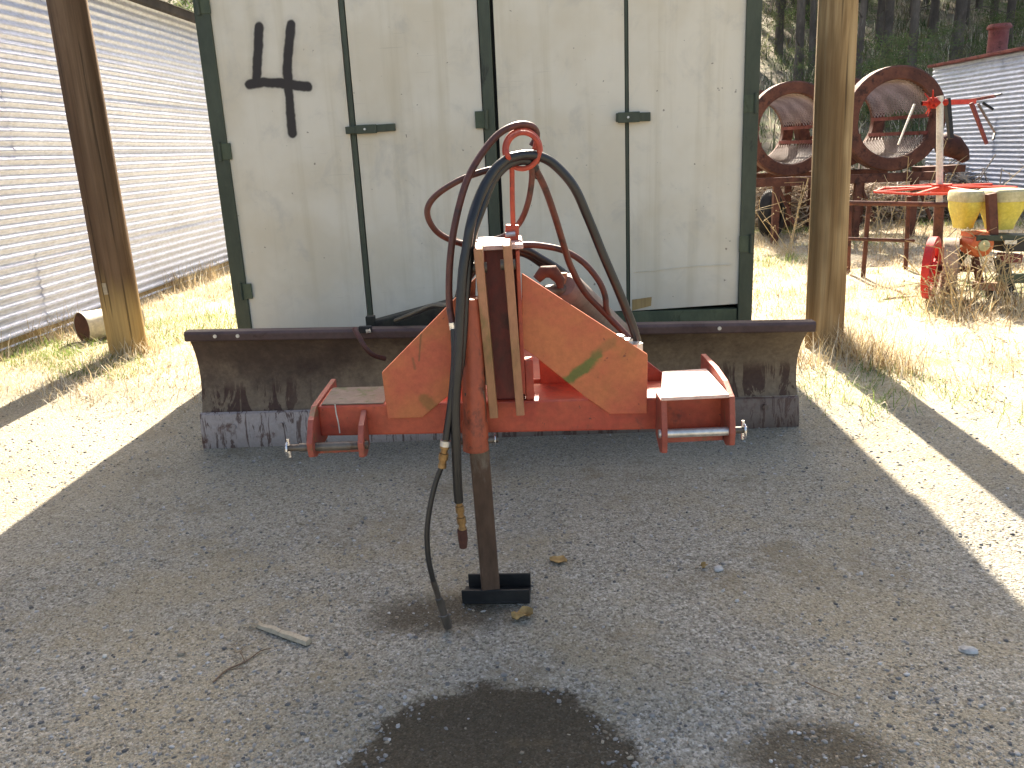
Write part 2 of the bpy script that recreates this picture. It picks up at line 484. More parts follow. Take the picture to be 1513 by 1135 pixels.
M['bark'] = worn('pine_bark', (0.085, 0.070, 0.060), (0.14, 0.118, 0.10), 0.9, 2.5, (0.20, 0.17, 0.145), (0.56, 0.7), 0, (1, 1, 0.35), 0.8, 0.1, 14)

def timber(name, c_dark, c_mid, c_light, streak=0.5, base=None):
    m, t, b = newmat(name)
    n = N(t)
    v = n.coord((9, 9, 0.55))
    g = n.noise(v, 1.0, 6, 0.62, 0.6)
    fine = n.noise(n.coord((60, 60, 1.2)), 1.0, 4, 0.6)
    col = n.ramp(g, [(0.28, c_dark), (0.5, c_mid), (0.72, c_light)])
    big = n.noise(n.coord((2.2, 2.2, 0.8), (4, 1, 2)), 1.0, 3, 0.5)
    col = n.mix(n.math('MULTIPLY', n.step(big, 0.5, 0.68), streak), col, c_dark)
    if base:
        zz = n.sep(n.coord())[2]
        zz = n.math('ADD', zz, n.math('MULTIPLY', g, 0.5))
        col = n.mix(n.step(zz, 1.0, 0.55), col, base)
    col = n.mix(0.6, col, n.ramp(fine, [(0.2, 0.5), (0.5, 1.0), (0.8, 1.35)]), 'MULTIPLY')
    crack = n.step(n.noise(n.coord((26, 26, 0.5), (1, 5, 3)), 1.0, 2, 0.5), 0.66, 0.72)
    col = n.mix(n.math('MULTIPLY', crack, 0.7), col, (0.05, 0.033, 0.02))
    t.links.new(col, b.inputs['Base Color'])
    b.inputs['Roughness'].default_value = 0.85
    b.inputs['Specular IOR Level'].default_value = 0.15
    n.bump(n.math('SUBTRACT', n.math('ADD', fine, g), crack), b, 0.5, 0.008)
    return m
M['post_brown'] = timber('brown_pole_timber', (0.085, 0.050, 0.030), (0.150, 0.093, 0.055), (0.215, 0.142, 0.088), 0.45, (0.36, 0.25, 0.11))
M['post_yellow'] = timber('yellow_pole_timber', (0.12, 0.068, 0.030), (0.31, 0.21, 0.105), (0.42, 0.32, 0.18), 0.7)

# ------------------------------------------------------------------ corrugated sheds
def corr_sheet(p0, along, up, out, length, height, mat, parent, name='corrugated_sheet', pitch=0.076, amp=0.0105, warp=0.0, seed=0):
    """one corrugated sheet, waves running along the wall"""
    r = random.Random(seed)
    nrow = int(round(height / pitch)) * 8
    segs = max(2, int(length / 0.3))
    ph = r.random() * 10
    rows = []
    for i in range(nrow + 1):
        h = height * i / nrow
        row = []
        for j in range(segs + 1):
            l = length * j / segs
            d = amp * math.cos(2 * math.pi * h / pitch)
            d += warp * mnoise.noise(Vector((l * 0.9 + ph, h * 1.4, ph)))
            edge = min(l, length - l)
            if edge < 0.32:
                d += warp * 1.6 * mnoise.noise(Vector((ph * 3 + (0 if l < 1 else 7), h * 9.0, 1.7))) * (1 - edge / 0.32)
            row.append(p0 + along * l + up * (h + 0.004 * mnoise.noise(Vector((l * 1.3, ph, 2.0)))) + out * d)
        rows.append(row)
    mb = MB(); mb.grid(rows)
    o = mb.build(name, mat, parent)
    o.data.polygons.foreach_set('use_smooth', [True] * len(o.data.polygons))
    return o
Zv = Vector((0, 0, 1))
# left shed
WA = G(0, 522); WB = G(338, 395)
wdir = (WB - WA).normalized(); wout = Vector((wdir.y, -wdir.x, 0))
def on_plane(x, y, p, nrm):
    d = ray(x, y); return ORG + d * ((p - ORG).dot(nrm) / d.dot(nrm))
WTOP = on_plane(250, 22, WA, wout).z
shed = thing('iron_shed', 'long corrugated iron shed with silver walls behind the leaning brown pole', 'shed', (WA - wdir * 6.5))
start = WA - wdir * 6.5
k = 0
lens = [2.4, 2.45, 2.4, 2.42, 2.4, 2.4, 2.4, 2.4]
rows_h = []
hh = 0.02
while hh < WTOP - 0.1:
    rows_h.append((hh, min(10 * 0.083, WTOP - hh))); hh += 9 * 0.083
for ri, (h0, ht) in enumerate(rows_h):
    l = -(ri % 2) * 1.1
    for ci, ln in enumerate(lens):
        p0 = start + wdir * max(l, 0) + Zv * h0 + wout * (0.006 * ((ci + ri) % 2) + 0.012 * (ri % 2))
        corr_sheet(p0, wdir, Zv, wout, ln + 0.08 - (max(-l, 0)), ht, 'zinc', shed, pitch=0.083, amp=0.0125, warp=0.004, seed=k)
        l += ln; k += 1
wl = sum(lens)
mb = MB()
e0 = start + Zv * (WTOP - 0.01) + wout * 0.20; e1 = e0 + wdir * wl
mb.bar(e0, e1, 0.11, 0.07, Zv)
mb.build('gutter', 'dark_trim', shed, bevel=0.01)
mb = MB()
back = -wout * 5.0
for q in (0, 1):
    pass
r0 = start + Zv * (WTOP + 0.045) + wout * 0.25; r1 = r0 + wdir * wl
rows = []
for i in range(0, 41):
    t = i / 40
    rows.append([r0 + back * t * 1.05 - Zv * (0.5 * t), r1 + back * t * 1.05 - Zv * (0.5 * t)])
mb.grid(rows)
mb.build('roof', 'zinc_old', shed)
for s_ in (start, start + wdir * wl):
    mb = MB(); a = s_ - wout * 0.03
    mb.add([a, a + back, a + back + Zv * (WTOP - 0.45), a + Zv * WTOP], [(0, 1, 2, 3)])
    mb.build('end_wall', 'zinc_old', shed)
mb = MB()
mb.bar(start - wout * 0.02 + Zv * 0.05, start - wout * 0.02 + wdir * wl + Zv * 0.05, 0.05, 0.12, wout)
mb.build('sill_plate', 'post_brown', shed)
for j in range(9):
    mb = MB(); a = start + wdir * (0.1 + j * (wl - 0.2) / 8) - wout * 0.09
    mb.box((a.x - 0.04, a.y - 0.04, 0), (a.x + 0.04, a.y + 0.04, WTOP))
    mb.build('stud', 'post_brown', shed)

# right shed, farther back
RA = at(1380, 98, 17.0); RB = at(1513, 69, 14.1)
RA2 = Vector((RA.x, RA.y, 0)); RB2 = Vector((RB.x, RB.y, 0))
rdir = (RB2 - RA2).normalized(); rout = Vector((rdir.y, -rdir.x, 0))
if rout.x > 0: rout = -rout
RTOP = (RA.z + RB.z) / 2
rs = thing('iron_shed', 'small weathered corrugated shed with rusty ridge and flue beyond the drums', 'shed', RA2)
k = 300
rz = [(0.25 + i * 9 * 0.076, 10 * 0.076) for i in range(5)]
for ri, (h0, ht) in enumerate(rz):
    if h0 > RTOP: break
    ht = min(ht, RTOP - h0)
    if ht < 0.1: continue
    l = 0
    for ci, ln in enumerate([2.3 if ri % 2 else 1.5, 2.4, 2.4, 2.4]):
        corr_sheet(RA2 + rdir * l + Zv * h0 + rout * (0.01 * ((ci + ri) % 2)), rdir, Zv, rout, ln + 0.05, ht, 'zinc_old', rs, amp=0.011, warp=0.003, seed=k)
        l += ln; k += 1
mb = MB()
mb.bar(RA + rout * 0.05 - Zv * 0.0, RA + rdir * 8.7 + rout * 0.05, 0.16, 0.05, rout)
mb.build('ridge_cap', 'rust_red', rs, bevel=0.01)
mb = MB(); rb = -rout * 3.5
mb.add([RA - Zv * 0.0, RA + rdir * 8.7, RA + rdir * 8.7 + rb + Zv * 0.5, RA + rb + Zv * 0.5], [(0, 1, 2, 3)])
mb.build('roof', 'zinc_old', rs)
mb = MB()
a = RA2 - rout * 0.02
mb.add([a, a + rb, a + rb + Zv * (RTOP + 0.5), a + Zv * RTOP], [(0, 1, 2, 3)])
mb.build('end_wall', 'zinc_old', rs)
mb = MB(); c = at(1473, 74, 15.5)
mb.tube([c - Zv * 0.3, c + Zv * 0.34], [0.16, 0.16], 14)
mb.tube([c + Zv * 0.34, c + Zv * 0.37, c + Zv * 0.42], [0.19, 0.2, 0.17], 14)
mb.build('flue', 'rust_red', rs, smooth=True)

# ------------------------------------------------------------------ white container with folding doors
CA = Vector((-2.06, 6.3, 0)); CB = Vector((1.75, 5.95, 0))
cdir = (CB - CA).normalized(); cin = Vector((-cdir.y, cdir.x, 0)); cout = -cin
def con(x, y, off=0.0):
    """point on the container front (off metres proud of it)"""
    d = ray(x, y); p = CA + cout * off
    return ORG + d * ((p - ORG).dot(cout) / d.dot(cout))
def conx(l, z, off=0.0):
    return CA + cdir * l + Zv * z + cout * off
CL = (CB - CA).length
def roofz(l):  # unseen roof line, height and kink shaped to place its shadow
    t = l / CL
    return 3.75 - 0.55 * min(t / 0.72, 1.0) + 0.02 * max(0.0, t - 0.72)
cont = thing('storage_container', 'white plywood storage container with dark green frame and spray-painted 4', 'container', CA)
DEP = 1.6
def cbox(name, l0, l1, z0, z1, o0, o1, mat, bevel=0.004, parent=None, z1b=None, smooth=False):
    """box on the container front; o0..o1 = proudness; z1b = top at the l1 end"""
    zb = z1 if z1b is None else z1b
    mb = MB()
    mb.hexa([conx(l0, z0, o1), conx(l1, z0, o1), conx(l1, z0, o0), conx(l0, z0, o0), conx(l0, z1, o1), conx(l1, zb, o1), conx(l1, zb, o0), conx(l0, z1, o0)])
    return mb.build(name, mat, parent or cont, bevel=bevel)
def lat(x, y): return (con(x, y) - CA).dot(cdir)
def doorz(x, y): return con(x, y).z
# frame: left post, centre post, right post
fl0, fl1 = 0.0, lat(357 + 11, 480) - 0.0
cbox('corner_post', -0.02, 0.09, 0.06, roofz(0) - 0.06, -0.08, 0.02, 'green')
cbox('corner_post', CL - 0.085, CL + 0.015, 0.06, roofz(CL) - 0.06, -0.08, 0.02, 'green')
lc = lat(728, 250)
cbox('centre_post', lc - 0.045, lc + 0.035, 0.10, roofz(lc) - 0.06, -0.08, 0.012, 'green')
rb0 = doorz(1000, 456)
cbox('bottom_rail', 0.095, lc - 0.05, 0.06, doorz(450, 489) - 0.02, -0.08, -0.01, 'green')
cbox('bottom_rail', lc + 0.04, CL - 0.09, 0.06, rb0 - 0.012, -0.08, 0.008, 'green_pale')
cbox('top_rail', 0.095, lc - 0.05, 2.9, roofz(0.095) - 0.06, -0.08, 0.01, 'green', z1b=roofz(lc) - 0.06)
cbox('top_rail', lc + 0.04, 0.72 * CL, 2.5, roofz(lc) - 0.06, -0.08, 0.01, 'green', z1b=roofz(0.72 * CL) - 0.06)
cbox('top_rail', 0.72 * CL + 0.001, CL - 0.09, 2.5, roofz(0.72 * CL) - 0.06, -0.08, 0.01, 'green', z1b=roofz(CL) - 0.06)
cbox('side_wall', -0.01, 0.02, 0.06, roofz(0) - 0.06, -DEP, -0.085, 'green')
cbox('side_wall', CL - 0.02, CL + 0.01, 0.06, roofz(CL) - 0.06, -DEP, -0.085, 'green')
cbox('back_wall', 0.0, 0.72 * CL, 0.06, roofz(0) - 0.06, -DEP - 0.03, -DEP - 0.002, 'green', z1b=roofz(0.72 * CL) - 0.06)
cbox('back_wall', 0.72 * CL + 0.001, CL, 0.06, roofz(0.72 * CL) - 0.06, -DEP - 0.03, -DEP - 0.002, 'green', z1b=roofz(CL) - 0.06)
for la, lb in ((-0.03, 0.72 * CL - 0.001), (0.72 * CL + 0.001, CL + 0.03)):
    mb = MB()
    za_, zb_ = roofz(max(la, 0)), roofz(lb)
    mb.hexa([conx(la, za_ - 0.055, 0.03), conx(lb, zb_ - 0.055, 0.03), conx(lb, zb_ - 0.055, -DEP - 0.05), conx(la, za_ - 0.055, -DEP - 0.05),
             conx(la, za_, 0.03), conx(lb, zb_, 0.03), conx(lb, zb_, -DEP - 0.05), conx(la, za_, -DEP - 0.05)])
    mb.build('shadow_roof', 'zinc_old', cont)  # roof out of view, shaped for the shadow it casts on the hitch
cbox('floor', 0.03, CL - 0.03, 0.08, 0.14, -DEP, -0.085, 'green')
for l in (0.15, CL / 2, CL - 0.3):
    cbox('skid', l, l + 0.14, 0.0, 0.058, -DEP + 0.05, -0.1, 'post_brown')

def door_material(name, seed, four=None, crease=None):
    m, t, b = newmat(name)
    n = N(t)
    p = n.coord()
    base = n.mix(n.step(n.noise(n.coord((1, 1, 1), (seed, 0, 0)), 1.6, 4, 0.6), 0.35, 0.65), (0.60, 0.53, 0.405), (0.665, 0.605, 0.49))
    run = n.noise(n.coord((9, 9, 0.35), (seed * 3, 0, 0)), 1.0, 5, 0.6)
    base = n.mix(n.math('MULTIPLY', n.step(run, 0.48, 0.74), 0.42), base, (0.46, 0.385, 0.25))
    grey = n.noise(n.coord((1.2, 1.2, 1), (seed, 4, 0)), 3.0, 6, 0.68, 0.5)
    base = n.mix(n.math('MULTIPLY', n.step(grey, 0.50, 0.72), 0.4), base, (0.40, 0.375, 0.33))
    z = n.sep(p)[2]
    splash = n.math('MULTIPLY', n.step(n.math('ADD', z, n.math('MULTIPLY', grey, 0.8)), 1.15, 0.55), 0.45)
    base = n.mix(splash, base, (0.42, 0.41, 0.37))
    spot = n.step(n.noise(n.coord((1, 1, 1), (seed * 2, 2, 1)), 26.0, 2, 0.5), 0.74, 0.78)
    base = n.mix(n.math('MULTIPLY', spot, 0.7), base, (0.10, 0.07, 0.05))
    scr = n.step(n.noise(n.coord((3, 3, 90), (seed, 8, 1)), 1.0, 2, 0.5), 0.72, 0.75)
    base = n.mix(n.math('MULTIPLY', scr, 0.16), base, (0.2, 0.17, 0.13))
    if four:
        wv = n.n('ShaderNodeVectorMath', operation='ADD')
        nz = n.n('ShaderNodeTexNoise'); nz.inputs['Scale'].default_value = 14; n.put(nz.inputs['Vector'], p)
        off = n.vmath('SCALE', n.vmath('SUBTRACT', nz.outputs['Color'], (0.5, 0.5, 0.5)), scale=0.022)
        q = n.vmath('ADD', p, off)
        d = None
        for a, c in four:
            e = n.capsule(q, a, c)
            d = e if d is None else n.math('MINIMUM', d, e)
        ink = n.step(d, 0.043, 0.026)
        mist = n.math('MULTIPLY', n.step(d, 0.085, 0.03), n.math('MULTIPLY', n.noise(p, 160, 2), 0.28))
        base = n.mix(n.math('MAXIMUM', n.math('MULTIPLY', ink, 0.97), mist), base, (0.018, 0.013, 0.013))
    t.links.new(base, b.inputs['Base Color'])
    b.inputs['Roughness'].default_value = 0.55
    b.inputs['Specular IOR Level'].default_value = 0.3
    n.bump(n.math('ADD', n.noise(n.coord((1, 1, 1), (seed, 1, 1)), 2.0, 3), n.math('MULTIPLY', run, 0.12)), b, 0.25, 0.03)
    return m
def cl_(x, y): return con(x, y, 0.0) - CA
strokes = [((383, 40), (379, 118)), ((369, 125), (389, 121)), ((389, 121), (455, 128)), ((430, 36), (424, 98)), ((424, 98), (427, 138)), ((427, 138), (432, 197))]
four = [(cl_(*a), cl_(*b)) for a, b in strokes]
def panel(name, x_l, x_r, yb_l, yb_r, topz, seed, four=None, bulge=0.006):
    """door leaf from its side seams (pixel columns at y=250) and bottom line"""
    l0, l1 = lat(x_l, 250), lat(x_r, 250)
    za, zb = doorz(x_l + 20, yb_l), doorz(x_r, yb_r)
    nx, nz_ = 14, 30
    def surf(off):
        rows = []
        for i in range(nz_ + 1):
            row = []
            for j in range(nx + 1):
                u = j / nx
                zbot = za + (zb - za) * u
                z = zbot + (topz - zbot) * i / nz_
                wv = bulge * mnoise.noise(Vector((u * 1.5 + seed, z * 0.9, seed * 1.3)))
                row.append(conx(l0 + (l1 - l0) * u, z, off + wv))
            rows.append(row)
        return rows
    mb = MB(); F_ = surf(0.0); mb.grid(F_)
    B_ = surf(-0.028); mb.grid([list(reversed(r)) for r in B_])
    for i in range(nz_):
        for side in (0, nx):
            mb.add([F_[i][side], F_[i + 1][side], B_[i + 1][side], B_[i][side]], [(0, 1, 2, 3)])
    for j in range(nx):
        mb.add([F_[0][j], F_[0][j + 1], B_[0][j + 1], B_[0][j]], [(0, 1, 2, 3)])
    o = mb.build('door_panel', door_material('door_white_%d' % seed, seed, four), cont, smooth=True)
    return o, l0, l1
d1, a1, b1 = panel('d', 341, 522, 493, 485, 2.88, 1, four)
d2, a2, b2 = panel('d', 532, 717, 480, 470, 2.88, 5)
d3, a3, b3 = panel('d', 740, 924, 470, 459, 2.70, 9)
d4, a4, b4 = panel('d', 930, 1108, 459, 448, 2.48, 13)
d1['label'] = 'door panel with a black spray-painted number 4'
# seam strips between the leaves
cbox('door_seam', b1 + 0.005, a2 - 0.008, doorz(540, 480), 2.88, -0.03, -0.004, 'green')
cbox('door_seam', b3 + 0.004, a4 - 0.004, doorz(930, 460), 2.6, -0.03, -0.004, 'green')
cbox('gap_shade_strip', 0.092, a1 - 0.004, 0.2, 2.9, -0.06, -0.03, 'black_gap', 0)  # black strips fill the gaps, their shade put into the colour
cbox('gap_shade_strip', b2 + 0.004, lc - 0.047, 0.2, 2.9, -0.06, -0.03, 'black_gap', 0)
cbox('gap_shade_strip', lc + 0.037, a3 - 0.004, 0.2, 2.7, -0.06, -0.03, 'black_gap', 0)
cbox('gap_shade_strip', b4 + 0.004, CL - 0.087, 0.2, 2.5, -0.06, -0.03, 'black_gap', 0)
cbox('gap_shade_backing', 0.1, CL - 0.1, 0.15, 2.5, -0.34, -0.30, 'black_gap', 0)  # black sheet behind the leaves, painted as the shade in the gaps
# latches
def latch(x0, y0, x1, y1, h, xs_, o=0.02):
    a = con(x0, y0, o); b_ = con(x1, y1, o)
    mb = MB(); mb.bar(a, b_, h, 0.03, Zv)
    la = mb.build('latch', 'green', cont, bevel=0.004)
    mb = MB(); c_ = con(xs_, y0 + (y1 - y0) * (xs_ - x0) / (x1 - x0), o + 0.018)
    mb.bar(c_ - cdir * 0.07, c_ + cdir * 0.08, h * 1.2, 0.02, Zv)
    mb.build('latch_plate', 'green', la, bevel=0.004)
    mb = MB(); mb.cyl(c_ + cout * 0.005, c_ + cout * 0.03, 0.008, 8)
    mb.build('rivet', 'bright_steel', la)
latch(511, 193, 584, 188, 0.05, 540)
latch(910, 174, 961, 172.5, 0.058, 928)
for x, y, sd in [(334, 224, 1), (365, 430, 1), (712, 177, -1), (1108, 153, -1), (1101, 360, -1), (302, 8, 1)]:
    c_ = con(x, y, 0.0)
    mb = MB()
    mb.bar(c_ - cdir * 0.045 + cout * 0.016, c_ + cdir * 0.045 + cout * 0.016, 0.115, 0.016, Zv)
    hg = mb.build('hinge', 'green_pale', cont, bevel=0.003)
    mb = MB(); kx = c_ - cdir * 0.035 * sd + cout * 0.028
    mb.cyl(kx - Zv * 0.065, kx + Zv * 0.065, 0.013, 10)
    mb.build('knuckle', 'green', hg, smooth=True)
# broken corner of the right-hand leaf: exposed ply patch
mb = MB(); q = [con(934, 459, 0.006), con(934, 443, 0.006), con(963, 439, 0.006), con(962, 452, 0.006)]
mb.prism(q, cin * 0.004)
mb.build('broken_corner', 'post_brown', cont)
# pressed crease across the leaf
mb = MB()
cr = [con(x, y, 0.004) for x, y in ((937, 402), (965, 400), (1000, 396), (1035, 393), (1080, 391))]
mb.tube(spline(cr, 4), 0.004, 6)
mb.build('crease', d4.data.materials[0], cont, smooth=True)

# ------------------------------------------------------------------ timber poles
def pole(name, base_px, r, top_px, topY, label, mat, h=3.6, by=None):
    b_ = G(*base_px); b_ = Vector((b_.x, b_.y, 0))
    t_ = at(top_px[0], top_px[1], topY)
    d = (t_ - b_) / t_.z
    o = thing(name, label, 'pole', b_)
    rows = []
    nseg, ns = 30, 40
    for i in range(ns + 1):
        z = -0.15 + (h + 0.15) * i / ns
        c = b_ + d * z
        row = []
        for j in range(nseg):
            a = 2 * math.pi * j / nseg
            rr = r * (1.04 - 0.03 * z) * (1 + 0.03 * mnoise.noise(Vector((math.cos(a) * 1.3, math.sin(a) * 1.3, z * 0.9 + b_.x))))
            rr += 0.004 * mnoise.noise(Vector((math.cos(a) * 6, math.sin(a) * 6, z * 1.1 + b_.x)))
            row.append(c + Vector((math.cos(a) * rr, math.sin(a) * rr, 0)))
        rows.append(row)
    mb = MB(); mb.grid(rows, wrap=True)
    mb.add(rows[-1], [tuple(range(nseg))])
    mb.build('shaft', mat, o, smooth=True)
    return o, b_, d
pl, plb, pld = pole('timber_pole', (191, 522), 0.145, (99, 0), 6.75, 'brown leaning timber pole in front of the long corrugated shed', 'post_brown')
mb = MB(); c_ = at(155, 427, plb.y - 0.16)
mb.bar(c_ - Zv * 0.045 + Vector((0.004, 0, 0)), c_ + Zv * 0.045, 0.03, 0.012)
mb.build('splinter', 'dead_wood', pl)
pr_, prb, prd = pole('timber_pole', (1217, 510), 0.128, (1238, 0), 5.93, 'yellowish timber pole with dark streaks beside the right end of the blade', 'post_yellow')

# ------------------------------------------------------------------ grader blade implement
IB = G(735, 885)
gb = thing('grader_blade', 'orange-red tractor grader blade with hoses parked on its jack', 'grader blade', Vector((IB.x, IB.y, 0)))
def part(mb, name, mat, parent=None, smooth=False, bevel=0.0):
    return mb.build(name, mat, parent or gb, smooth=smooth, bevel=bevel)
# mouldboard: concave sheet swept between two ends
def blade_mat():
    m, t, b = newmat('rusty_mouldboard')
    n = N(t); p = n.coord()
    X, Y, Z = n.sep(p)[:3]
    a = n.noise(n.coord((1, 1, 1)), 3.0, 7, 0.68)
    f = n.noise(p, 45, 4, 0.7)
    rust = n.ramp(a, [(0.3, (0.055, 0.034, 0.025)), (0.52, (0.090, 0.058, 0.040)), (0.7, (0.135, 0.088, 0.058))])
    # dried mud film, thicker low down, ragged edge; tan to the right paints bounced sun
    h = n.math('ADD', n.math('MULTIPLY', Z, -1.6), n.math('MULTIPLY', n.math('SUBTRACT', a, 0.5), 1.5))
    h = n.math('ADD', h, n.math('MULTIPLY', X, 0.13))
    film = n.step(h, -1.0, -0.42)
    rust = n.mix(n.math('MULTIPLY', film, 0.75), rust, n.mix(f, (0.18, 0.13, 0.08), (0.27, 0.205, 0.135)))
    run = n.noise(n.coord((13, 13, 1.2), (2, 0, 0)), 1.0, 5, 0.7, 0.7)
    ends = n.step(n.math('ABSOLUTE', n.math('SUBTRACT', X, 0.02)), 0.92, 1.2)
    low = n.step(n.math('ADD', Z, n.math('MULTIPLY', a, 0.1)), 0.42, 0.34)
    rm = n.math('MULTIPLY', n.math('MULTIPLY', n.step(run, 0.5, 0.56), ends), low)
    rust = n.mix(n.math('MULTIPLY', rm, 0.85), rust, (0.05, 0.020, 0.014))
    rust = n.mix(0.5, rust, n.ramp(f, [(0.25, 0.55), (0.75, 1.4)]), 'MULTIPLY')
    t.links.new(rust, b.inputs['Base Color'])
    b.inputs['Roughness'].default_value = 0.7
    b.inputs['Specular IOR Level'].default_value = 0.35
    n.bump(n.math('ADD', f, a), b, 0.3, 0.006)
    return m
def edge_mat():
    m, t, b = newmat('scraped_cutting_edge')
    n = N(t); p = n.coord()
    X = n.sep(p)[0]
    a = n.noise(n.coord((1, 1, 1)), 4.0, 6, 0.7)
    f = n.noise(p, 55, 4, 0.7)
    pale = n.mix(f, (0.24, 0.195, 0.175), (0.43, 0.375, 0.35))
    brown = n.mix(f, (0.12, 0.085, 0.07), (0.20, 0.15, 0.12))
    col = n.mix(n.step(n.math('ADD', X, n.math('MULTIPLY', a, 1.0)), -0.2, 0.9), pale, brown)
    run = n.noise(n.coord((22, 22, 2.2), (5, 0, 0)), 1.0, 5, 0.75, 0.9)
    col = n.mix(n.math('MULTIPLY', n.step(run, 0.52, 0.58), 0.85), col, (0.075, 0.035, 0.025))
    col = n.mix(n.step(a, 0.58, 0.68), col, (0.11, 0.055, 0.04))
    t.links.new(col, b.inputs['Base Color'])
    b.inputs['Roughness'].default_value = 0.5
    b.inputs['Metallic'].default_value = 0.25
    n.bump(n.math('ADD', f, run), b, 0.35, 0.006)
    return m
M['blade'] = blade_mat(); M['cut_edge'] = edge_mat()
BL0 = Vector((-1.700, 4.30, 0.0)); BR0 = Vector((1.520, 4.20, 0.0))
bx = (BR0 - BL0).normalized(); by = Vector((-bx.y, bx.x, 0))      # by = away from camera
BLEN = (BR0 - BL0).length
prof = [(0.012, 0.19), (-0.0, 0.19)]
def blade_prof(z, zt=0.625, k=1.0):
    """how far the face stands from the bottom line (minus = towards the hitch)"""
    t = (z - 0.17) / (zt - 0.17)
    return 0.05 + 0.075 * math.sin(math.pi * min(max(t, 0), 1) * 0.78) - 0.17 * k * max(t, 0) ** 2.2
def bp(l, z, off=0.0):
    dz = -0.052 * (l / BLEN) * (z / 0.63)
    return BL0 + bx * l + by * (blade_prof(z, k=0.45 + 0.85 * l / BLEN) + off) + Zv * (z + dz)
lvals = [BLEN * i / 24 for i in range(25)]
zvals = [0.175 + 0.44 * i / 14 for i in range(15)]
mb = MB()
Fr = [[bp(l, z) for l in lvals] for z in zvals]
Bk = [[bp(l, z, 0.014) for l in lvals] for z in zvals]
mb.grid(Fr); mb.grid([list(reversed(r)) for r in Bk])
for i in range(len(zvals) - 1):
    for s_ in (0, -1):
        mb.add([Fr[i][s_], Fr[i + 1][s_], Bk[i + 1][s_], Bk[i][s_]], [(0, 1, 2, 3)])
for r_ in (0, -1):
    for j in range(24):
        mb.add([Fr[r_][j], Fr[r_][j + 1], Bk[r_][j + 1], Bk[r_][j]], [(0, 1, 2, 3)])
mould = part(mb, 'mouldboard', 'blade', smooth=True)
# rolled top rail
mb = MB()
pr2 = [(-0.030, 0.598), (-0.042, 0.603), (-0.046, 0.640), (-0.036, 0.652), (0.03, 0.652), (0.036, 0.64), (0.03, 0.6)]
c0 = blade_prof(0.61)
def railp(l, o, z): return BL0 + bx * l + by * (blade_prof(0.61, k=0.45 + 0.85 * l / BLEN) + o) + Zv * (z - 0.052 * l / BLEN)
ra_ = [railp(-0.004, o, z) for o, z in pr2]; rb_ = [railp(BLEN + 0.012, o, z) for o, z in pr2]
mb.grid([ra_, rb_], wrap=True); mb.add(ra_, [tuple(range(7))]); mb.add(rb_, [tuple(range(7))])
M['top_rail'] = worn('dark_plum_rail', (0.062, 0.034, 0.031), (0.088, 0.053, 0.048), 0.55, 4, (0.05, 0.025, 0.02), (0.55, 0.7), 0.1, (1, 1, 1), 0.2, 0.45, 40)
part(mb, 'top_rail', 'top_rail', mould, bevel=0.004)
# cutting edge, in two bolted lengths
for a, b_ in ((0.0, BLEN * 0.5 - 0.003), (BLEN * 0.5 + 0.003, BLEN - 0.0)):
    mb = MB(); rows = []
    def cp(l, o, z): return BL0 + bx * l + by * o + Zv * (z - 0.03 * (l / BLEN) * (z / 0.19))
    nseg = 14
    pf = [(0.032, 0.195), (0.020, 0.185), (0.006, 0.11), (-0.004, 0.03), (0.0, -0.012), (0.03, -0.012), (0.045, 0.18)]
    for i in range(nseg + 1):
        l = a + (b_ - a) * i / nseg
        wig = 0.004 * mnoise.noise(Vector((l * 3, 2, 0)))
        rows.append([cp(l, o, z + (wig if z < 0.02 else 0)) for o, z in pf])
    mb.grid(rows, wrap=True)
    mb.add(rows[0], [tuple(range(len(pf)))]); mb.add(rows[-1], [tuple(range(len(pf) - 1, -1, -1))])
    ce = part(mb, 'cutting_edge', 'cut_edge', mould, smooth=True)
for l in [0.18 + i * (BLEN - 0.36) / 11 for i in range(12)]:
    mb = MB(); c_ = BL0 + bx * l + by * 0.006 + Zv * (0.115)
    mb.cyl(c_ + by * 0.01, c_ - by * 0.007, 0.016, 8)
    part(mb, 'plough_bolt', 'cut_edge', mould, smooth=True)
for x, y in ((300, 513), (336, 514), (1062, 487)):
    mb = MB(); l_ = (at(x, y, 4.1) - BL0).dot(bx); c_ = railp(l_, -0.046, 0.628)
    mb.cyl(c_ + by * 0.01, c_ - by * 0.004, 0.010, 8)
    part(mb, 'rivet', 'bright_steel', mould)
# cross beam
YF = 2.515; YB = 2.715
bl, br = at(474, 645, YF), at(1068, 633, YF)
tl, tr_ = at(474, 600, YF), at(1068, 585, YF)
zb0 = (bl.z + br.z) / 2; zt0 = (tl.z + tr_.z) / 2
mb = MB()
mb.hexa([Vector((bl.x, YF, bl.z)), Vector((br.x, YF, br.z)), Vector((br.x, YB, br.z)), Vector((bl.x, YB, bl.z)),
         Vector((bl.x, YF, tl.z)), Vector((br.x, YF, tr_.z)), Vector((br.x, YB, tr_.z)), Vector((bl.x, YB, tl.z))])
beam = part(mb, 'cross_beam', 'red', bevel=0.006)
def btop(x): return tl.z + (tr_.z - tl.z) * (x - tl.x) / (tr_.x - tl.x)
def bbot(x): return bl.z + (br.z - bl.z) * (x - bl.x) / (br.x - bl.x)
xa, xb_ = bl.x + 0.012, at(572, 600, YF).x - 0.01
mb = MB(); mb.hexa([(xa, YF + 0.006, btop(xa) + 0.001), (xb_, YF + 0.006, btop(xb_) + 0.001), (xb_, YB - 0.004, btop(xb_) + 0.001), (xa, YB - 0.004, btop(xa) + 0.001),
                    (xa, YF + 0.006, btop(xa) + 0.004), (xb_, YF + 0.006, btop(xb_) + 0.004), (xb_, YB - 0.004, btop(xb_) + 0.004), (xa, YB - 0.004, btop(xa) + 0.004)])
part(mb, 'wear_plate', 'mossy_grey')
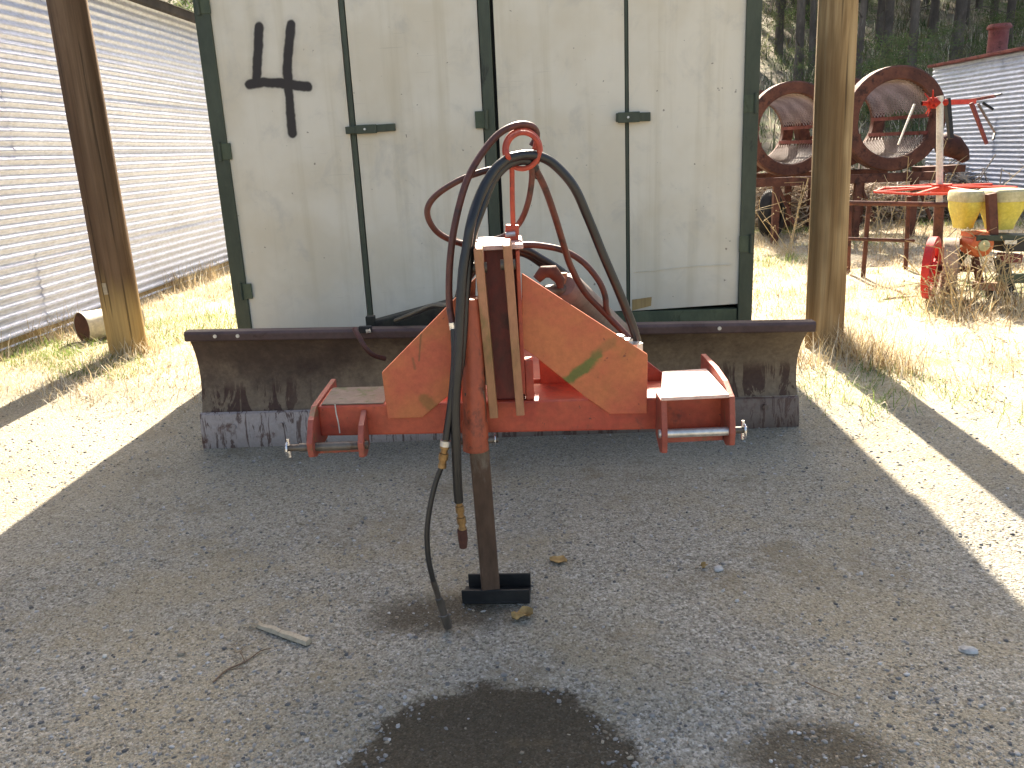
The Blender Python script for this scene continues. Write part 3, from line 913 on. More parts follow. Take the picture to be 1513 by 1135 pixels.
# dribble of pale paint on the beam front
mb = MB(); mb.tube(spline([at(x, y, YF - 0.001) for x, y in ((495, 598), (497, 612), (500, 625), (502, 640))], 4), 0.0022, 6)
part(mb, 'paint_dribble', 'white_pole', beam)
# gusset plates, front and rear
def orange_mat(name, algae=None, scratch=None):
    m, t, b = newmat(name)
    n = N(t); p = n.coord()
    a = n.noise(p, 3.0, 5, 0.6); f = n.noise(p, 60, 4, 0.7)
    col = n.mix(n.step(a, 0.4, 0.62), (0.43, 0.085, 0.040), (0.44, 0.13, 0.045))
    ol = n.noise(n.coord((1, 1, 1), (3, 3, 1)), 5.0, 5, 0.65)
    col = n.mix(n.math('MULTIPLY', n.step(ol, 0.54, 0.7), 0.5), col, (0.27, 0.13, 0.03))
    chip = n.step(n.noise(n.coord((1, 1, 1), (9, 1, 4)), 34, 3, 0.55), 0.675, 0.73)
    col = n.mix(n.math('MULTIPLY', chip, 0.75), col, (0.13, 0.035, 0.025))
    for pts, w_, c_, s_ in (algae or []):
        d = None
        nz = n.math('MULTIPLY', n.math('SUBTRACT', n.noise(p, 26, 5, 0.7), 0.5), w_ * 1.6)
        for q, r in zip(pts, pts[1:]):
            e = n.capsule(p, q, r)
            d = e if d is None else n.math('MINIMUM', d, e)
        col = n.mix(n.math('MULTIPLY', n.step(n.math('ADD', d, nz), w_, w_ * 0.35), s_), col, c_)
    col = n.mix(0.45, col, n.ramp(f, [(0.25, 0.6), (0.75, 1.35)]), 'MULTIPLY')
    t.links.new(col, b.inputs['Base Color'])
    n.put(b.inputs['Roughness'], n.math('ADD', 0.38, n.math('MULTIPLY', a, 0.3)))
    b.inputs['Specular IOR Level'].default_value = 0.45
    n.bump(n.math('ADD', f, n.math('MULTIPLY', chip, -1.5)), b, 0.15, 0.004)
    return m
GY = YF - 0.014
loc0 = Vector((IB.x, IB.y, 0))
def lp(x, y): return at(x, y, GY) - loc0
M['gus_r'] = orange_mat('orange_gusset_with_algae', [([lp(838, 562), lp(862, 545), lp(884, 524)], 0.022, (0.075, 0.11, 0.018), 0.9), ([lp(878, 525), lp(905, 505)], 0.02, (0.2, 0.11, 0.03), 0.5)])
M['gus_l'] = orange_mat('orange_gusset_with_scratches', [([lp(622, 495), lp(619, 533)], 0.0045, (0.10, 0.06, 0.02), 0.6), ([lp(610, 530), lp(613, 545)], 0.006, (0.10, 0.06, 0.02), 0.5), ([lp(627, 590), lp(640, 602)], 0.025, (0.17, 0.10, 0.02), 0.6)])
GL = [(703, 410), (564, 551), (573, 619), (624, 617), (655, 591), (700, 556)]
GR = [(771, 404), (957, 524), (956, 611), (901, 612), (864, 586), (786, 523), (771, 514)]
for poly, mt in ((GL, 'gus_l'), (GR, 'gus_r')):
    mb = MB(); mb.prism([at(x, y, GY) for x, y in poly], (0, 0.013, 0))
    part(mb, 'gusset', mt, bevel=0.002)
mb = MB(); mb.prism([at(x, y, YB + 0.002) for x, y in ((790, 440), (950, 529), (993, 562), (991, 575), (800, 585))], (0, 0.013, 0))
part(mb, 'rear_gusset', 'red', bevel=0.002)
mb = MB(); mb.prism([at(x, y, YB + 0.002) for x, y in ((700, 450), (590, 560), (590, 578), (700, 580))], (0, 0.013, 0))
part(mb, 'rear_gusset', 'red', bevel=0.002)
# mast
mx0, mx1 = at(716, 480, YF).x, at(772, 480, YF).x
mz1 = at(740, 368, YF).z
mb = MB(); mb.box((mx0, YF + 0.02, btop(0) - 0.002), (mx1, YB, mz1))
part(mb, 'mast', 'dull_red', bevel=0.005)
for s_, xx in ((0, mx0), (1, mx1 - 0.012)):
    mb = MB(); mb.box((xx, YF - 0.03, btop(0) + 0.03), (xx + 0.012, YF + 0.021, mz1 - 0.004))
    part(mb, 'mast_flange', 'red', bevel=0.002)
mb = MB(); mb.box((mx0 - 0.012, YF - 0.035, mz1 + 0.001), (mx1 + 0.012, YB + 0.02, mz1 + 0.016))
part(mb, 'mast_cap', 'hitch_pale', bevel=0.003)
mb = MB(); q0 = at(785, 440, YF).x
mb.box((mx1 + 0.001, YF + 0.002, btop(0) + 0.001), (mx1 + 0.028, YF + 0.05, btop(0) + 0.13))
part(mb, 'mast_foot', 'red', bevel=0.003)
# link straps hanging down the mast front
for (x0, y0), (x1, y1) in (((706, 362), (730, 617)), ((749, 357), (769, 613))):
    a = at(x0, y0, YF - 0.09); b_ = at(x1, y1, YF - 0.05)
    mb = MB()
    t_ = 0.026
    mb.hexa([(b_.x - t_ / 2, b_.y - 0.012, b_.z), (b_.x + t_ / 2, b_.y - 0.012, b_.z), (b_.x + t_ / 2, b_.y + 0.028, b_.z + 0.005), (b_.x - t_ / 2, b_.y + 0.028, b_.z + 0.005),
             (a.x - t_ / 2, a.y - 0.02, a.z - 0.01), (a.x + t_ / 2, a.y - 0.02, a.z - 0.01), (a.x + t_ / 2, a.y + 0.085, a.z), (a.x - t_ / 2, a.y + 0.085, a.z)])
    st = part(mb, 'link_strap', 'tan', bevel=0.003)
    mb = MB(); mb.cyl((a.x - 0.022, a.y + 0.03, a.z - 0.07), (a.x + 0.022, a.y + 0.03, a.z - 0.07), 0.016, 10)
    part(mb, 'strap_pin', 'steel', st, smooth=True)
# jack: sleeve, inner leg, foot
JY = 2.46
ja, jb = at(696, 440, JY), at(703, 664, JY)
jd = (ja - jb).normalized()
mb = MB(); mb.tube([jb + jd * 0.0, jb + jd * 0.09, jb + jd * 0.1, ja], [0.041, 0.041, 0.037, 0.037], 20)
M['sleeve'] = worn('scuffed_orange_sleeve', (0.36, 0.075, 0.03), (0.28, 0.06, 0.03), 0.5, 6, (0.09, 0.03, 0.018), (0.48, 0.66), 0, (1, 1, 0.6), 0.25, 0.4, 45)
sleeve = part(mb, 'jack_sleeve', 'sleeve', smooth=True)
foot = G(726, 884); jl = Vector((foot.x, foot.y, 0.012))
mb = MB(); mb.bar(jl, jb + jd * 0.2, 0.062, 0.055, (1, 0.1, 0))
M['leg_rust'] = worn('brown_rusted_leg', (0.085, 0.052, 0.036), (0.13, 0.082, 0.056), 0.6, 5, (0.15, 0.125, 0.10), (0.56, 0.7), 0.2, (1, 1, 0.3), 0.25, 0.4, 40)
leg = part(mb, 'jack_leg', 'leg_rust', bevel=0.005)
mb = MB(); c_ = at(722, 650, JY)
mb.cyl(c_ - Vector((0.09, 0, 0)), c_ + Vector((0.03, 0.0, 0)), 0.011, 10)
jp = part(mb, 'jack_pin', 'steel', smooth=True)
mb = MB(); mb.tube([c_ + Vector((0.02 + 0.0, 0.016 * math.cos(t), 0.016 * math.sin(t))) for t in [i * math.pi / 8 for i in range(16)]], 0.003, 6, closed=True)
part(mb, 'lynch_ring', 'chrome', jp, smooth=True)
fa, fb = G(683, 893), G(783, 892)
fx = (fb - fa).normalized(); fy = Vector((-fx.y, fx.x, 0))
mb = MB()
def fbox(l0, l1, d0, d1, z0, z1):
    f = lambda l, d, z: fa + fx * l + fy * d + Zv * z
    mb.hexa([f(l0, d0, z0), f(l1, d0, z0), f(l1, d1, z0), f(l0, d1, z0), f(l0, d0, z1), f(l1, d0, z1), f(l1, d1, z1), f(l0, d1, z1)])
FL = (fb - fa).length
fbox(0, FL, 0, 0.11, 0.0, 0.009)
fbox(0, FL, 0, 0.009, 0.0091, 0.052)
fbox(0.012, FL, 0.101, 0.11, 0.0091, 0.058)
part(mb, 'jack_foot', 'black_paint', bevel=0.002)
# lower hitch ears
def ear(name, X, prof_, mat, th=0.018):
    mb = MB(); mb.prism([(X - th / 2, y, z) for y, z in prof_], (th, 0, 0))
    return part(mb, 'hitch_ear', mat, bevel=0.003)
zt = btop(-0.6)
M['ear_mat'] = worn('dusty_red_hitch_plate', (0.26, 0.06, 0.042), (0.32, 0.085, 0.055), 0.55, 7, (0.15, 0.09, 0.045), (0.52, 0.66), 0, (1, 1, 1), 0.25, 0.35, 45)
ear('e', -0.624, [(2.400, 0.618), (2.39, 0.665), (2.44, 0.725), (2.50, 0.752), (2.82, 0.752), (2.82, 0.70), (2.60, 0.61), (2.44, 0.605)], 'ear_mat')
ear('e', -0.471, [(2.405, 0.608), (2.40, 0.655), (2.44, 0.70), (YF - 0.002, 0.728), (YF - 0.002, 0.612), (2.45, 0.596)], 'ear_mat')
e3 = ear('e', 0.460, [(2.405, 0.575), (2.40, 0.63), (2.42, 0.741), (YF - 0.002, 0.741), (YF - 0.002, 0.60), (2.44, 0.565)], 'ear_mat')
e4 = ear('e', 0.668, [(2.405, 0.590), (2.40, 0.63), (2.42, 0.741), (2.50, 0.772), (2.62, 0.785), (2.80, 0.785), (2.80, 0.70), (2.60, 0.60), (2.45, 0.575)], 'ear_mat')
# cover plate on the right hitch
mb = MB(); zc = 0.7435
cp_ = [Vector((0.448, 2.405, zc)), Vector((0.656, 2.405, zc)), Vector((0.656, 2.70, zc + 0.004)), Vector((0.505, 2.69, zc + 0.004))]
mb.prism(cp_, (0, 0, 0.011))
part(mb, 'hitch_cover', 'hitch_pale', bevel=0.002)
# drawbar pins
for x0, x1, Y, z, mt in ((-0.665, -0.452, 2.432, 0.640, 'steel'), (0.445, 0.672, 2.425, 0.632, 'bright_steel')):  # right pin takes a brighter steel, painting the sunlight on it
    mb = MB(); mb.cyl((x0, Y, z), (x1, Y, z - 0.002), 0.0135, 14)
    pn = part(mb, 'hitch_pin', mt, smooth=True)
    mb = MB(); xe = x1 + 0.0 if x0 > 0 else x0
    sg = 1 if x0 > 0 else -1
    mb.cyl((xe, Y, z), (xe + sg * 0.045, Y, z), 0.011, 10)
    part(mb, 'pin_end', 'steel', pn, smooth=True)
    mb = MB(); xq = xe + sg * 0.033
    mb.tube([(xq + sg * 0.004, Y + 0.018 * math.cos(t), z - 0.004 + 0.022 * math.sin(t)) for t in [i * math.pi / 9 for i in range(18)]], 0.0035, 6, closed=True)
    mb.cyl((xq, Y, z - 0.03), (xq, Y, z + 0.03), 0.005, 8)
    part(mb, 'lynch_pin', 'chrome', pn, smooth=True)
# steel bar between the ears, below the pins
for x0, x1, z in ((-0.628, -0.482, 0.617), (0.471, 0.657, 0.598)):
    mb = MB(); mb.box((x0, 2.47, z - 0.014), (x1, 2.485, z + 0.014))
    part(mb, 'spacer_bar', 'ear_mat', bevel=0.002)
# boom back to the blade, slide bracket and braces
def beamto(a, b_, w_, h_, name, mat, parent=None, side=(1, 0, 0)):
    mb = MB(); mb.bar(a, b_, w_, h_, side)
    return part(mb, name, mat, parent, bevel=0.006)
beamto((0.10, YB + 0.015, 0.66), (0.02, 4.42, 0.42), 0.16, 0.16, 'boom', 'red')
beamto((0.02, 4.36, 0.16), (0.02, 4.36, 0.50), 0.28, 0.10, 'pivot_bracket', 'boom_dark')
beamto((-0.9, 4.46, 0.28), (0.95, 4.42, 0.27), 0.10, 0.12, 'blade_spine', 'boom_dark', side=Zv)
for l in (0.35, BLEN - 0.35, BLEN * 0.33, BLEN * 0.66):
    q = [bp(l, z, 0.020) for z in (0.2, 0.32, 0.44, 0.55)]
    q += [BL0 + bx * l + by * 0.30 + Zv * 0.30, BL0 + bx * l + by * 0.26 + Zv * 0.2]
    mb = MB(); mb.prism(q, bx * 0.015); part(mb, 'blade_rib', 'boom_dark', mould)
# ladder arm above the left half of the blade
a0 = at(546, 484, 4.62); a1 = at(690, 462, 4.45)
mb = MB()
mb.hexa([a0 + Vector((0, -0.05, -0.035)), a1 + Vector((0, -0.05, -0.10)), a1 + Vector((0, 0.05, -0.10)), a0 + Vector((0, 0.05, -0.035)),
         a0 + Vector((0, -0.05, 0.035)), a1 + Vector((0, -0.05, 0.095)), a1 + Vector((0, 0.05, 0.095)), a0 + Vector((0, 0.05, 0.035))])
arm = part(mb, 'angling_arm', 'boom_dark', bevel=0.01)
a2 = at(800, 470, 4.3)
mb = MB(); mb.bar(a1 + Vector((-0.05, 0, 0)), a2, 0.16, 0.1, Zv); part(mb, 'arm_link', 'boom_dark', arm)
mb = MB(); q = at(548, 476, 4.58); mb.bar(q - Zv * 0.13, q + Zv * 0.035, 0.05, 0.05); part(mb, 'arm_bracket', 'boom_dark', arm, bevel=0.004)
mb = MB(); q = at(545, 488, 4.2); mb.bar(q - Vector((0.05, 0, -0.005)), q + Vector((0.015, 0, 0.005)), 0.035, 0.03, Zv); part(mb, 'hose_clip', 'black_paint', arm, bevel=0.003)
mb = MB(); mb.bar(q + Vector((-0.012, -0.018, -0.002)), q + Vector((0.012, -0.018, 0.002)), 0.02, 0.004, Zv); part(mb, 'clip_screw', 'chrome', arm)
# hydraulic cylinder behind the right gusset
ca_, cb_ = at(838, 425, 2.86), at(925, 505, 3.45)
cd_ = (cb_ - ca_).normalized()
mb = MB(); mb.tube([ca_ - cd_ * 0.02, ca_, ca_ + cd_ * 0.02, cb_], [0.035, 0.052, 0.055, 0.055], 20)
hc = part(mb, 'hydraulic_cylinder', 'cyl_grey', smooth=True)
mb = MB(); q = at(808, 407, 2.82)
mb.tube([q - Vector((0.035, 0, 0.012)), q - Vector((0.012, 0, -0.012)), q + Vector((0.02, 0, 0.012)), q + Vector((0.045, 0, -0.02)), q + Vector((0.045, 0, -0.045))], [0.016, 0.022, 0.024, 0.018, 0.011], 14)
part(mb, 'rod_clevis', 'rust', hc, smooth=True)
mb = MB(); mb.cyl(at(795, 432, 2.82), at(838, 428, 2.86), 0.022, 12); part(mb, 'piston_rod', 'steel', hc, smooth=True)
re_ = at(931, 500, 4.16)
mb = MB(); mb.cyl(cb_ - cd_ * 0.01, re_, 0.026, 14); part(mb, 'piston_rod', 'steel', hc, smooth=True)
mb = MB(); mb.bar(re_ - Zv * 0.12, re_ + Zv * 0.03, 0.05, 0.09); part(mb, 'rod_bracket', 'boom_dark', hc, bevel=0.004)
for px in ((833, 416), (905, 478)):
    mb = MB(); q = at(px[0], px[1], 2.86 if px[0] < 850 else 3.2); mb.cyl(q - Zv * 0.05, q + Zv * 0.03, 0.013, 10)
    part(mb, 'port_fitting', 'tan', hc, smooth=True)
for px, sz in (((885, 493), 0.02), ((912, 501), 0.024), ((925, 506), 0.022), ((936, 512), 0.03)):
    mb = MB(); q = at(px[0], px[1], 2.62); mb.cyl(q - Zv * 0.05, q + Zv * 0.012, sz, 6)
    part(mb, 'port_fitting', 'bright_steel', hc, smooth=True)
# hose holder: rod with pigtail ring
ra, rb_ = at(759, 352, 2.60), at(756, 246, 2.56)
rpts = [ra, at(757, 300, 2.58), rb_]
RC = at(772, 222, 2.545); RR = 0.047
for i in range(0, 25):
    t = rad(200) - i * rad(26)
    rpts.append(RC + Vector((RR * math.cos(t) * (1 + 0.008 * i), -0.035 + 0.0042 * i, RR * math.sin(t) * (1 + 0.012 * i))))
rpts.append(at(793, 206, 2.60))
mb = MB(); mb.tube(spline(rpts, 4), 0.0078, 9)
holder = part(mb, 'hose_holder', 'red', smooth=True)
mb = MB(); mb.bar(at(756, 361, 2.60), at(757, 332, 2.6), 0.042, 0.03); part(mb, 'holder_socket', 'red', holder, bevel=0.004)
mb = MB(); q = at(747, 347, 2.58); mb.cyl(q, q + Vector((0.03, 0, 0.002)), 0.008, 8); part(mb, 'socket_bolt', 'bright_steel', holder)
# hoses
def hose(pts, r, mat, ends=(None, None), wob=0.0):
    P = [at(x, y, Y) for x, y, Y in pts]
    sp = spline(P, 8)
    mb = MB(); mb.tube(sp, r, 10)
    return part(mb, 'hose', mat, smooth=True), sp
def coupling(h, a, b_, r, mat='brass'):
    a = Vector(a); b_ = Vector(b_); d = b_ - a
    mb = MB()
    ts = [(0, 0.8), (0.12, 0.8), (0.13, 1.15), (0.34, 1.15), (0.35, 0.85), (0.5, 0.85), (0.51, 1.2), (0.72, 1.2), (0.73, 0.9), (0.86, 0.9), (0.87, 1.05), (1.0, 1.05)]
    mb.tube([a + d * t for t, _ in ts], [r * k_ for _, k_ in ts], 10)
    return part(mb, 'coupling', mat, h, smooth=True)
# fat black pair over the ring and down the front
h1, s1 = hose([(944, 514, 2.68), (934, 480, 2.66), (915, 432, 2.64), (891, 376, 2.62), (869, 322, 2.6), (848, 276, 2.58), (820, 244, 2.57), (797, 231, 2.555), (780, 229, 2.545), (764, 231, 2.54), (748, 236, 2.525), (728, 255, 2.50), (708, 293, 2.47), (696, 330, 2.43), (690, 364, 2.42), (684, 402, 2.41), (680, 460, 2.40), (677, 530, 2.39), (673, 600, 2.385), (674, 660, 2.38), (676, 715, 2.38), (678, 742, 2.38)], 0.0145, 'rubber')
coupling(h1, at(678, 742, 2.38), at(684, 785, 2.38), 0.012)
mb = MB(); mb.tube([at(682.5, 782, 2.38), at(684, 796, 2.38), at(684.5, 809, 2.38)], [0.0155, 0.0155, 0.012], 10); part(mb, 'coupling_cap', 'rust', h1, smooth=True)
h2, _ = hose([(791, 250, 2.585), (780, 238, 2.56), (764, 238, 2.555), (747, 245, 2.54), (727, 268, 2.52), (711, 308, 2.49), (697, 350, 2.45), (692, 395, 2.44), (687, 440, 2.43), (684, 490, 2.42), (680, 540, 2.41)], 0.0145, 'rubber')
h2b, _ = hose([(680, 540, 2.41), (675, 570, 2.405), (668, 610, 2.40), (660, 640, 2.395)], 0.0125, 'rubber')
h2c, _ = hose([(796, 262, 2.605), (790, 248, 2.595), (782, 238, 2.58), (768, 234, 2.57), (748, 240, 2.56), (722, 262, 2.55), (702, 304, 2.52), (692, 345, 2.5), (687, 390, 2.49), (684, 440, 2.48), (687, 480, 2.50), (700, 500, 2.54)], 0.0125, 'rubber')
# the brown hose beside it, bright fitting, black tail
h3, _ = hose([(786, 216, 2.62), (793, 200, 2.62), (786, 187, 2.60), (764, 185, 2.58), (737, 198, 2.56), (712, 227, 2.53), (692, 262, 2.50), (679, 302, 2.48), (669, 350, 2.46), (664, 400, 2.45), (664, 450, 2.44), (669, 481, 2.42)], 0.0105, 'hose_brown')
mb = MB(); mb.cyl(at(669, 476, 2.42), at(671, 487, 2.42), 0.0135, 10); part(mb, 'hose_fitting', 'chrome', h3, smooth=True)
h3b, _ = hose([(671, 486, 2.415), (672, 530, 2.40), (667, 590, 2.39), (659, 650, 2.38)], 0.0115, 'rubber')
coupling(h3b, at(659, 648, 2.38), at(653, 691, 2.375), 0.0125)
mb = MB(); mb.cyl(at(658.6, 651, 2.38), at(657.6, 659, 2.379), 0.0165, 12); part(mb, 'coupling_ring', 'bright_steel', h3b, smooth=True)
h3c, _ = hose([(653, 688, 2.375), (644, 712, 2.37), (636, 745, 2.36), (631, 785, 2.35), (633, 825, 2.34), (640, 858, 2.335)], 0.0085, 'rubber')
mb = MB(); tip = G(662, 926, 0.012)
p0_ = at(640, 858, 2.335); mb.tube([p0_, p0_.lerp(tip, 0.35), p0_.lerp(tip, 0.36), p0_.lerp(tip, 0.7), p0_.lerp(tip, 0.71), tip], [0.0095, 0.0095, 0.013, 0.013, 0.016, 0.014], 10)
part(mb, 'coupling', 'steel', h3c, smooth=True)
# brown loop left of the ring
h5, _ = hose([(784, 238, 2.56), (786, 262, 2.58), (780, 300, 2.6), (767, 330, 2.64), (745, 349, 2.70), (715, 357, 2.72), (685, 360, 2.66), (662, 353, 2.6), (643, 340, 2.57), (632, 320, 2.55), (634, 302, 2.54), (650, 284, 2.53), (680, 266, 2.52), (712, 254, 2.53), (740, 247, 2.54), (765, 236, 2.55)], 0.0095, 'hose_brown')
h6, _ = hose([(664, 352, 2.62), (690, 362, 2.70), (735, 364, 2.76), (777, 362, 2.78), (805, 364, 2.8), (834, 371, 2.8), (862, 388, 2.8), (884, 414, 2.8), (894, 437, 2.8), (896, 457, 2.8), (904, 474, 2.82), (925, 493, 2.84)], 0.0105, 'hose_brown')
h7, _ = hose([(780, 236, 2.57), (792, 252, 2.59), (806, 280, 2.62), (820, 320, 2.66), (831, 356, 2.7), (843, 393, 2.74), (863, 430, 2.78), (888, 457, 2.8), (905, 474, 2.81), (930, 500, 2.8)], 0.011, 'hose_brown')
h8, _ = hose([(690, 375, 2.80), (730, 368, 2.84), (772, 368, 2.86), (800, 382, 2.88), (823, 396, 2.9), (843, 412, 2.92), (858, 430, 2.94), (872, 446, 2.96)], 0.0145, 'rubber')
h9, _ = hose([(700, 380, 2.9), (735, 374, 2.9), (772, 374, 2.9), (800, 390, 2.92), (820, 404, 2.94), (840, 420, 2.96), (862, 440, 3.0)], 0.013, 'rubber')
h10, _ = hose([(700, 400, 2.78), (682, 425, 2.85), (674, 445, 2.95), (660, 452, 3.2), (640, 452, 3.6), (615, 462, 4.1), (585, 474, 4.4)], 0.013, 'rubber')
h11, _ = hose([(524, 486, 4.12), (530, 497, 4.08), (540, 514, 4.06), (552, 525, 4.08), (568, 530, 4.15)], 0.013, 'hose_brown')

# ------------------------------------------------------------------ loose things on the ground
def rock(name, px, sx, sy, sz, mat, label, cat='stone', seed=1, rz=0.0, group=None):
    p = G(*px)
    r = random.Random(seed)
    mb = MB(); rows = []
    nu, nv = 12, 7
    for i in range(nv + 1):
        th = math.pi * i / nv
        row = []
        for j in range(nu):
            ph = 2 * math.pi * j / nu
            d = Vector((math.sin(th) * math.cos(ph), math.sin(th) * math.sin(ph), math.cos(th)))
            k_ = 1 + 0.35 * mnoise.noise(d * 1.6 + Vector((seed, 0, 0)))
            q = Vector((d.x * sx, d.y * sy, d.z * sz)) * k_
            q = Vector((q.x * math.cos(rz) - q.y * math.sin(rz), q.x * math.sin(rz) + q.y * math.cos(rz), q.z))
            row.append(Vector((p.x, p.y, sz * 0.55 + gz(p.x, p.y))) + q)
        rows.append(row)
    mb.grid(rows, wrap=True)
    o = mb.build(name, mat, None, smooth=True, origin=(p.x, p.y, 0))
    return tag(o, label, cat, group)
rock('stone', (1430, 963), 0.030, 0.016, 0.010, 'pale_stone', 'long flat pale grey stone lying near the edge of the sunlight', seed=3, rz=-0.35)
rock('stone', (1061, 842), 0.020, 0.017, 0.009, 'pale_stone', 'pale bluish stone chip beside a small orange leaf', seed=5, rz=0.8)
rock('stone', (155, 971), 0.008, 0.008, 0.006, 'white_pole', 'tiny round white pebble to the side of the splintered stick', seed=8)
rock('stone', (268, 968), 0.013, 0.010, 0.008, 'tan_stone', 'small pinkish tan stone between stick and white pebble', seed=9)
def leaf(px, sz, rz, label, mat='dry_leaf', lift=0.012):
    p = G(*px); mb = MB(); rows = []
    for i in range(7):
        t = i / 6 - 0.5
        wd = sz * 0.42 * math.cos(t * math.pi * 0.94) * (1 + 0.25 * math.sin(i * 2.1))
        row = []
        for j in range(5):
            s_ = (j / 4 - 0.5) * 2
            x = t * sz; y = s_ * wd; z = 0.004 + lift * (0.5 + 0.5 * math.sin(i * 1.1 + s_ * 2.2)) + 0.006 * abs(s_)
            row.append(Vector((p.x + x * math.cos(rz) - y * math.sin(rz), p.y + x * math.sin(rz) + y * math.cos(rz), z)))
        rows.append(row)
    mb.grid(rows); mb.grid([[q - Zv * 0.0015 for q in reversed(r)] for r in rows])
    return tag(mb.build('leaf', mat, None, smooth=True, origin=(p.x, p.y, 0)), label, 'leaf')
leaf((772, 913), 0.075, 0.3, 'crumpled tan dry leaf against the black jack foot', lift=0.02)
leaf((1040, 840), 0.03, 0.9, 'tiny orange leaf beside a pale stone chip')
leaf((825, 830), 0.07, -0.4, 'flat faded brown leaf on the gravel behind the jack foot', lift=0.004)
# splintered stick and twig
p0 = G(383, 928); p1 = G(457, 953)
d_ = (p1 - p0).normalized(); n_ = Vector((-d_.y, d_.x, 0)); L_ = (p1 - p0).length
mb = MB(); rows = []
for i in range(13):
    t = i / 12
    w_ = 0.013 * (0.75 + 0.5 * t) * (1 + 0.2 * mnoise.noise(Vector((t * 6, 1, 1))))
    h_ = 0.016 * (0.8 + 0.3 * mnoise.noise(Vector((t * 5, 4, 1))))
    c_ = p0 + d_ * (L_ * t) + Zv * 0.006
    rows.append([c_ - n_ * w_, c_ - n_ * w_ * 0.7 + Zv * h_, c_ + n_ * w_ * 0.4 + Zv * h_ * 1.2, c_ + n_ * w_ + Zv * h_ * 0.3, c_ - Zv * 0.006])
mb.grid(rows, wrap=True)
mb.add(rows[0], [(0, 1, 2, 3, 4)]); mb.add(rows[-1], [(4, 3, 2, 1, 0)])
stick = mb.build('stick', 'dead_wood', None, smooth=True, origin=(p0.x, p0.y, 0))
tag(stick, 'short splintered piece of pale grey wood lying on the gravel', 'stick')
for q in range(5):
    mb = MB(); a = p0 + n_ * (0.006 * (q - 2)) + Zv * 0.01
    e_ = a - d_ * rng.uniform(0.03, 0.09) + n_ * rng.uniform(-0.03, 0.03) + Zv * rng.uniform(-0.004, 0.01)
    mb.tube([a, a.lerp(e_, 0.5) + Zv * 0.004, e_], [0.002, 0.0016, 0.0008], 5); mb.build('splinter', 'dead_wood', stick)
def twig(pxs, r, label):
    P = [G(x, y, 0.006) for x, y in pxs]
    mb = MB(); mb.tube(spline(P, 5), [r * (1 - 0.6 * i / (5 * len(P))) for i in range(5 * (len(P) - 1) + 1)], 6)
    if len(P) > 3:
        f1 = P[2] + Vector((-0.03, 0.05, 0.004)); mb.tube([P[2], P[2].lerp(f1, 0.5) + Zv * 0.004, f1, f1 + Vector((0.01, 0.03, 0))], [r * 0.6, r * 0.5, r * 0.4, r * 0.25], 5)
        f2 = P[1] + Vector((0.05, 0.0, 0.003)); mb.tube([P[1], P[1].lerp(f2, 0.5), f2], [r * 0.5, r * 0.4, r * 0.25], 5)
    return tag(mb.build('twig', 'brush_dark', None, smooth=True, origin=(P[0].x, P[0].y, 0)), label, 'twig')
twig([(315, 1008), (335, 990), (362, 978), (385, 962), (400, 958)], 0.0032, 'thin dark forked twig lying beside the splintered wood')
twig([(1190, 1008), (1212, 1018), (1238, 1028)], 0.002, 'thin straw-like twig lying alone on the grey gravel')

# short drum lying beside the left shed
dc = G(128, 508); dc = Vector((dc.x, dc.y + 0.22, 0.0))
dm = thing('metal_drum', 'short bleached round drum with rusty open end against the corrugated shed', 'drum', dc)
ax = Vector((0.6, 0.8, 0)).normalized(); R_ = 0.135
ctr = dc + Zv * (R_ - 0.01) - ax * 0.13
mb = MB(); mb.tube([ctr, ctr + ax * 0.02, ctr + ax * 0.03, ctr + ax * 0.5, ctr + ax * 0.51, ctr + ax * 0.53], [R_ * 1.03, R_ * 1.03, R_, R_, R_ * 1.03, R_ * 1.03], 28)
mb.f = [f for f in mb.f if len(f) == 4]; mb.m = [0] * len(mb.f)
M['bleached'] = worn('bleached_drum_skin', (0.52, 0.47, 0.36), (0.60, 0.55, 0.44), 0.5, 6, (0.30, 0.2, 0.12), (0.62, 0.75))
mb.build('shell', 'bleached', dm, smooth=True)
mb = MB(); mb.cyl(ctr + ax * 0.006, ctr + ax * 0.016, R_ * 0.99, 28); mb.build('end_disc', 'rust', dm)
mb = MB(); mb.tube([ctr + ax * 0.012, ctr + ax * 0.52], R_ * 0.97, 24); mb.build('liner', 'rust', dm)

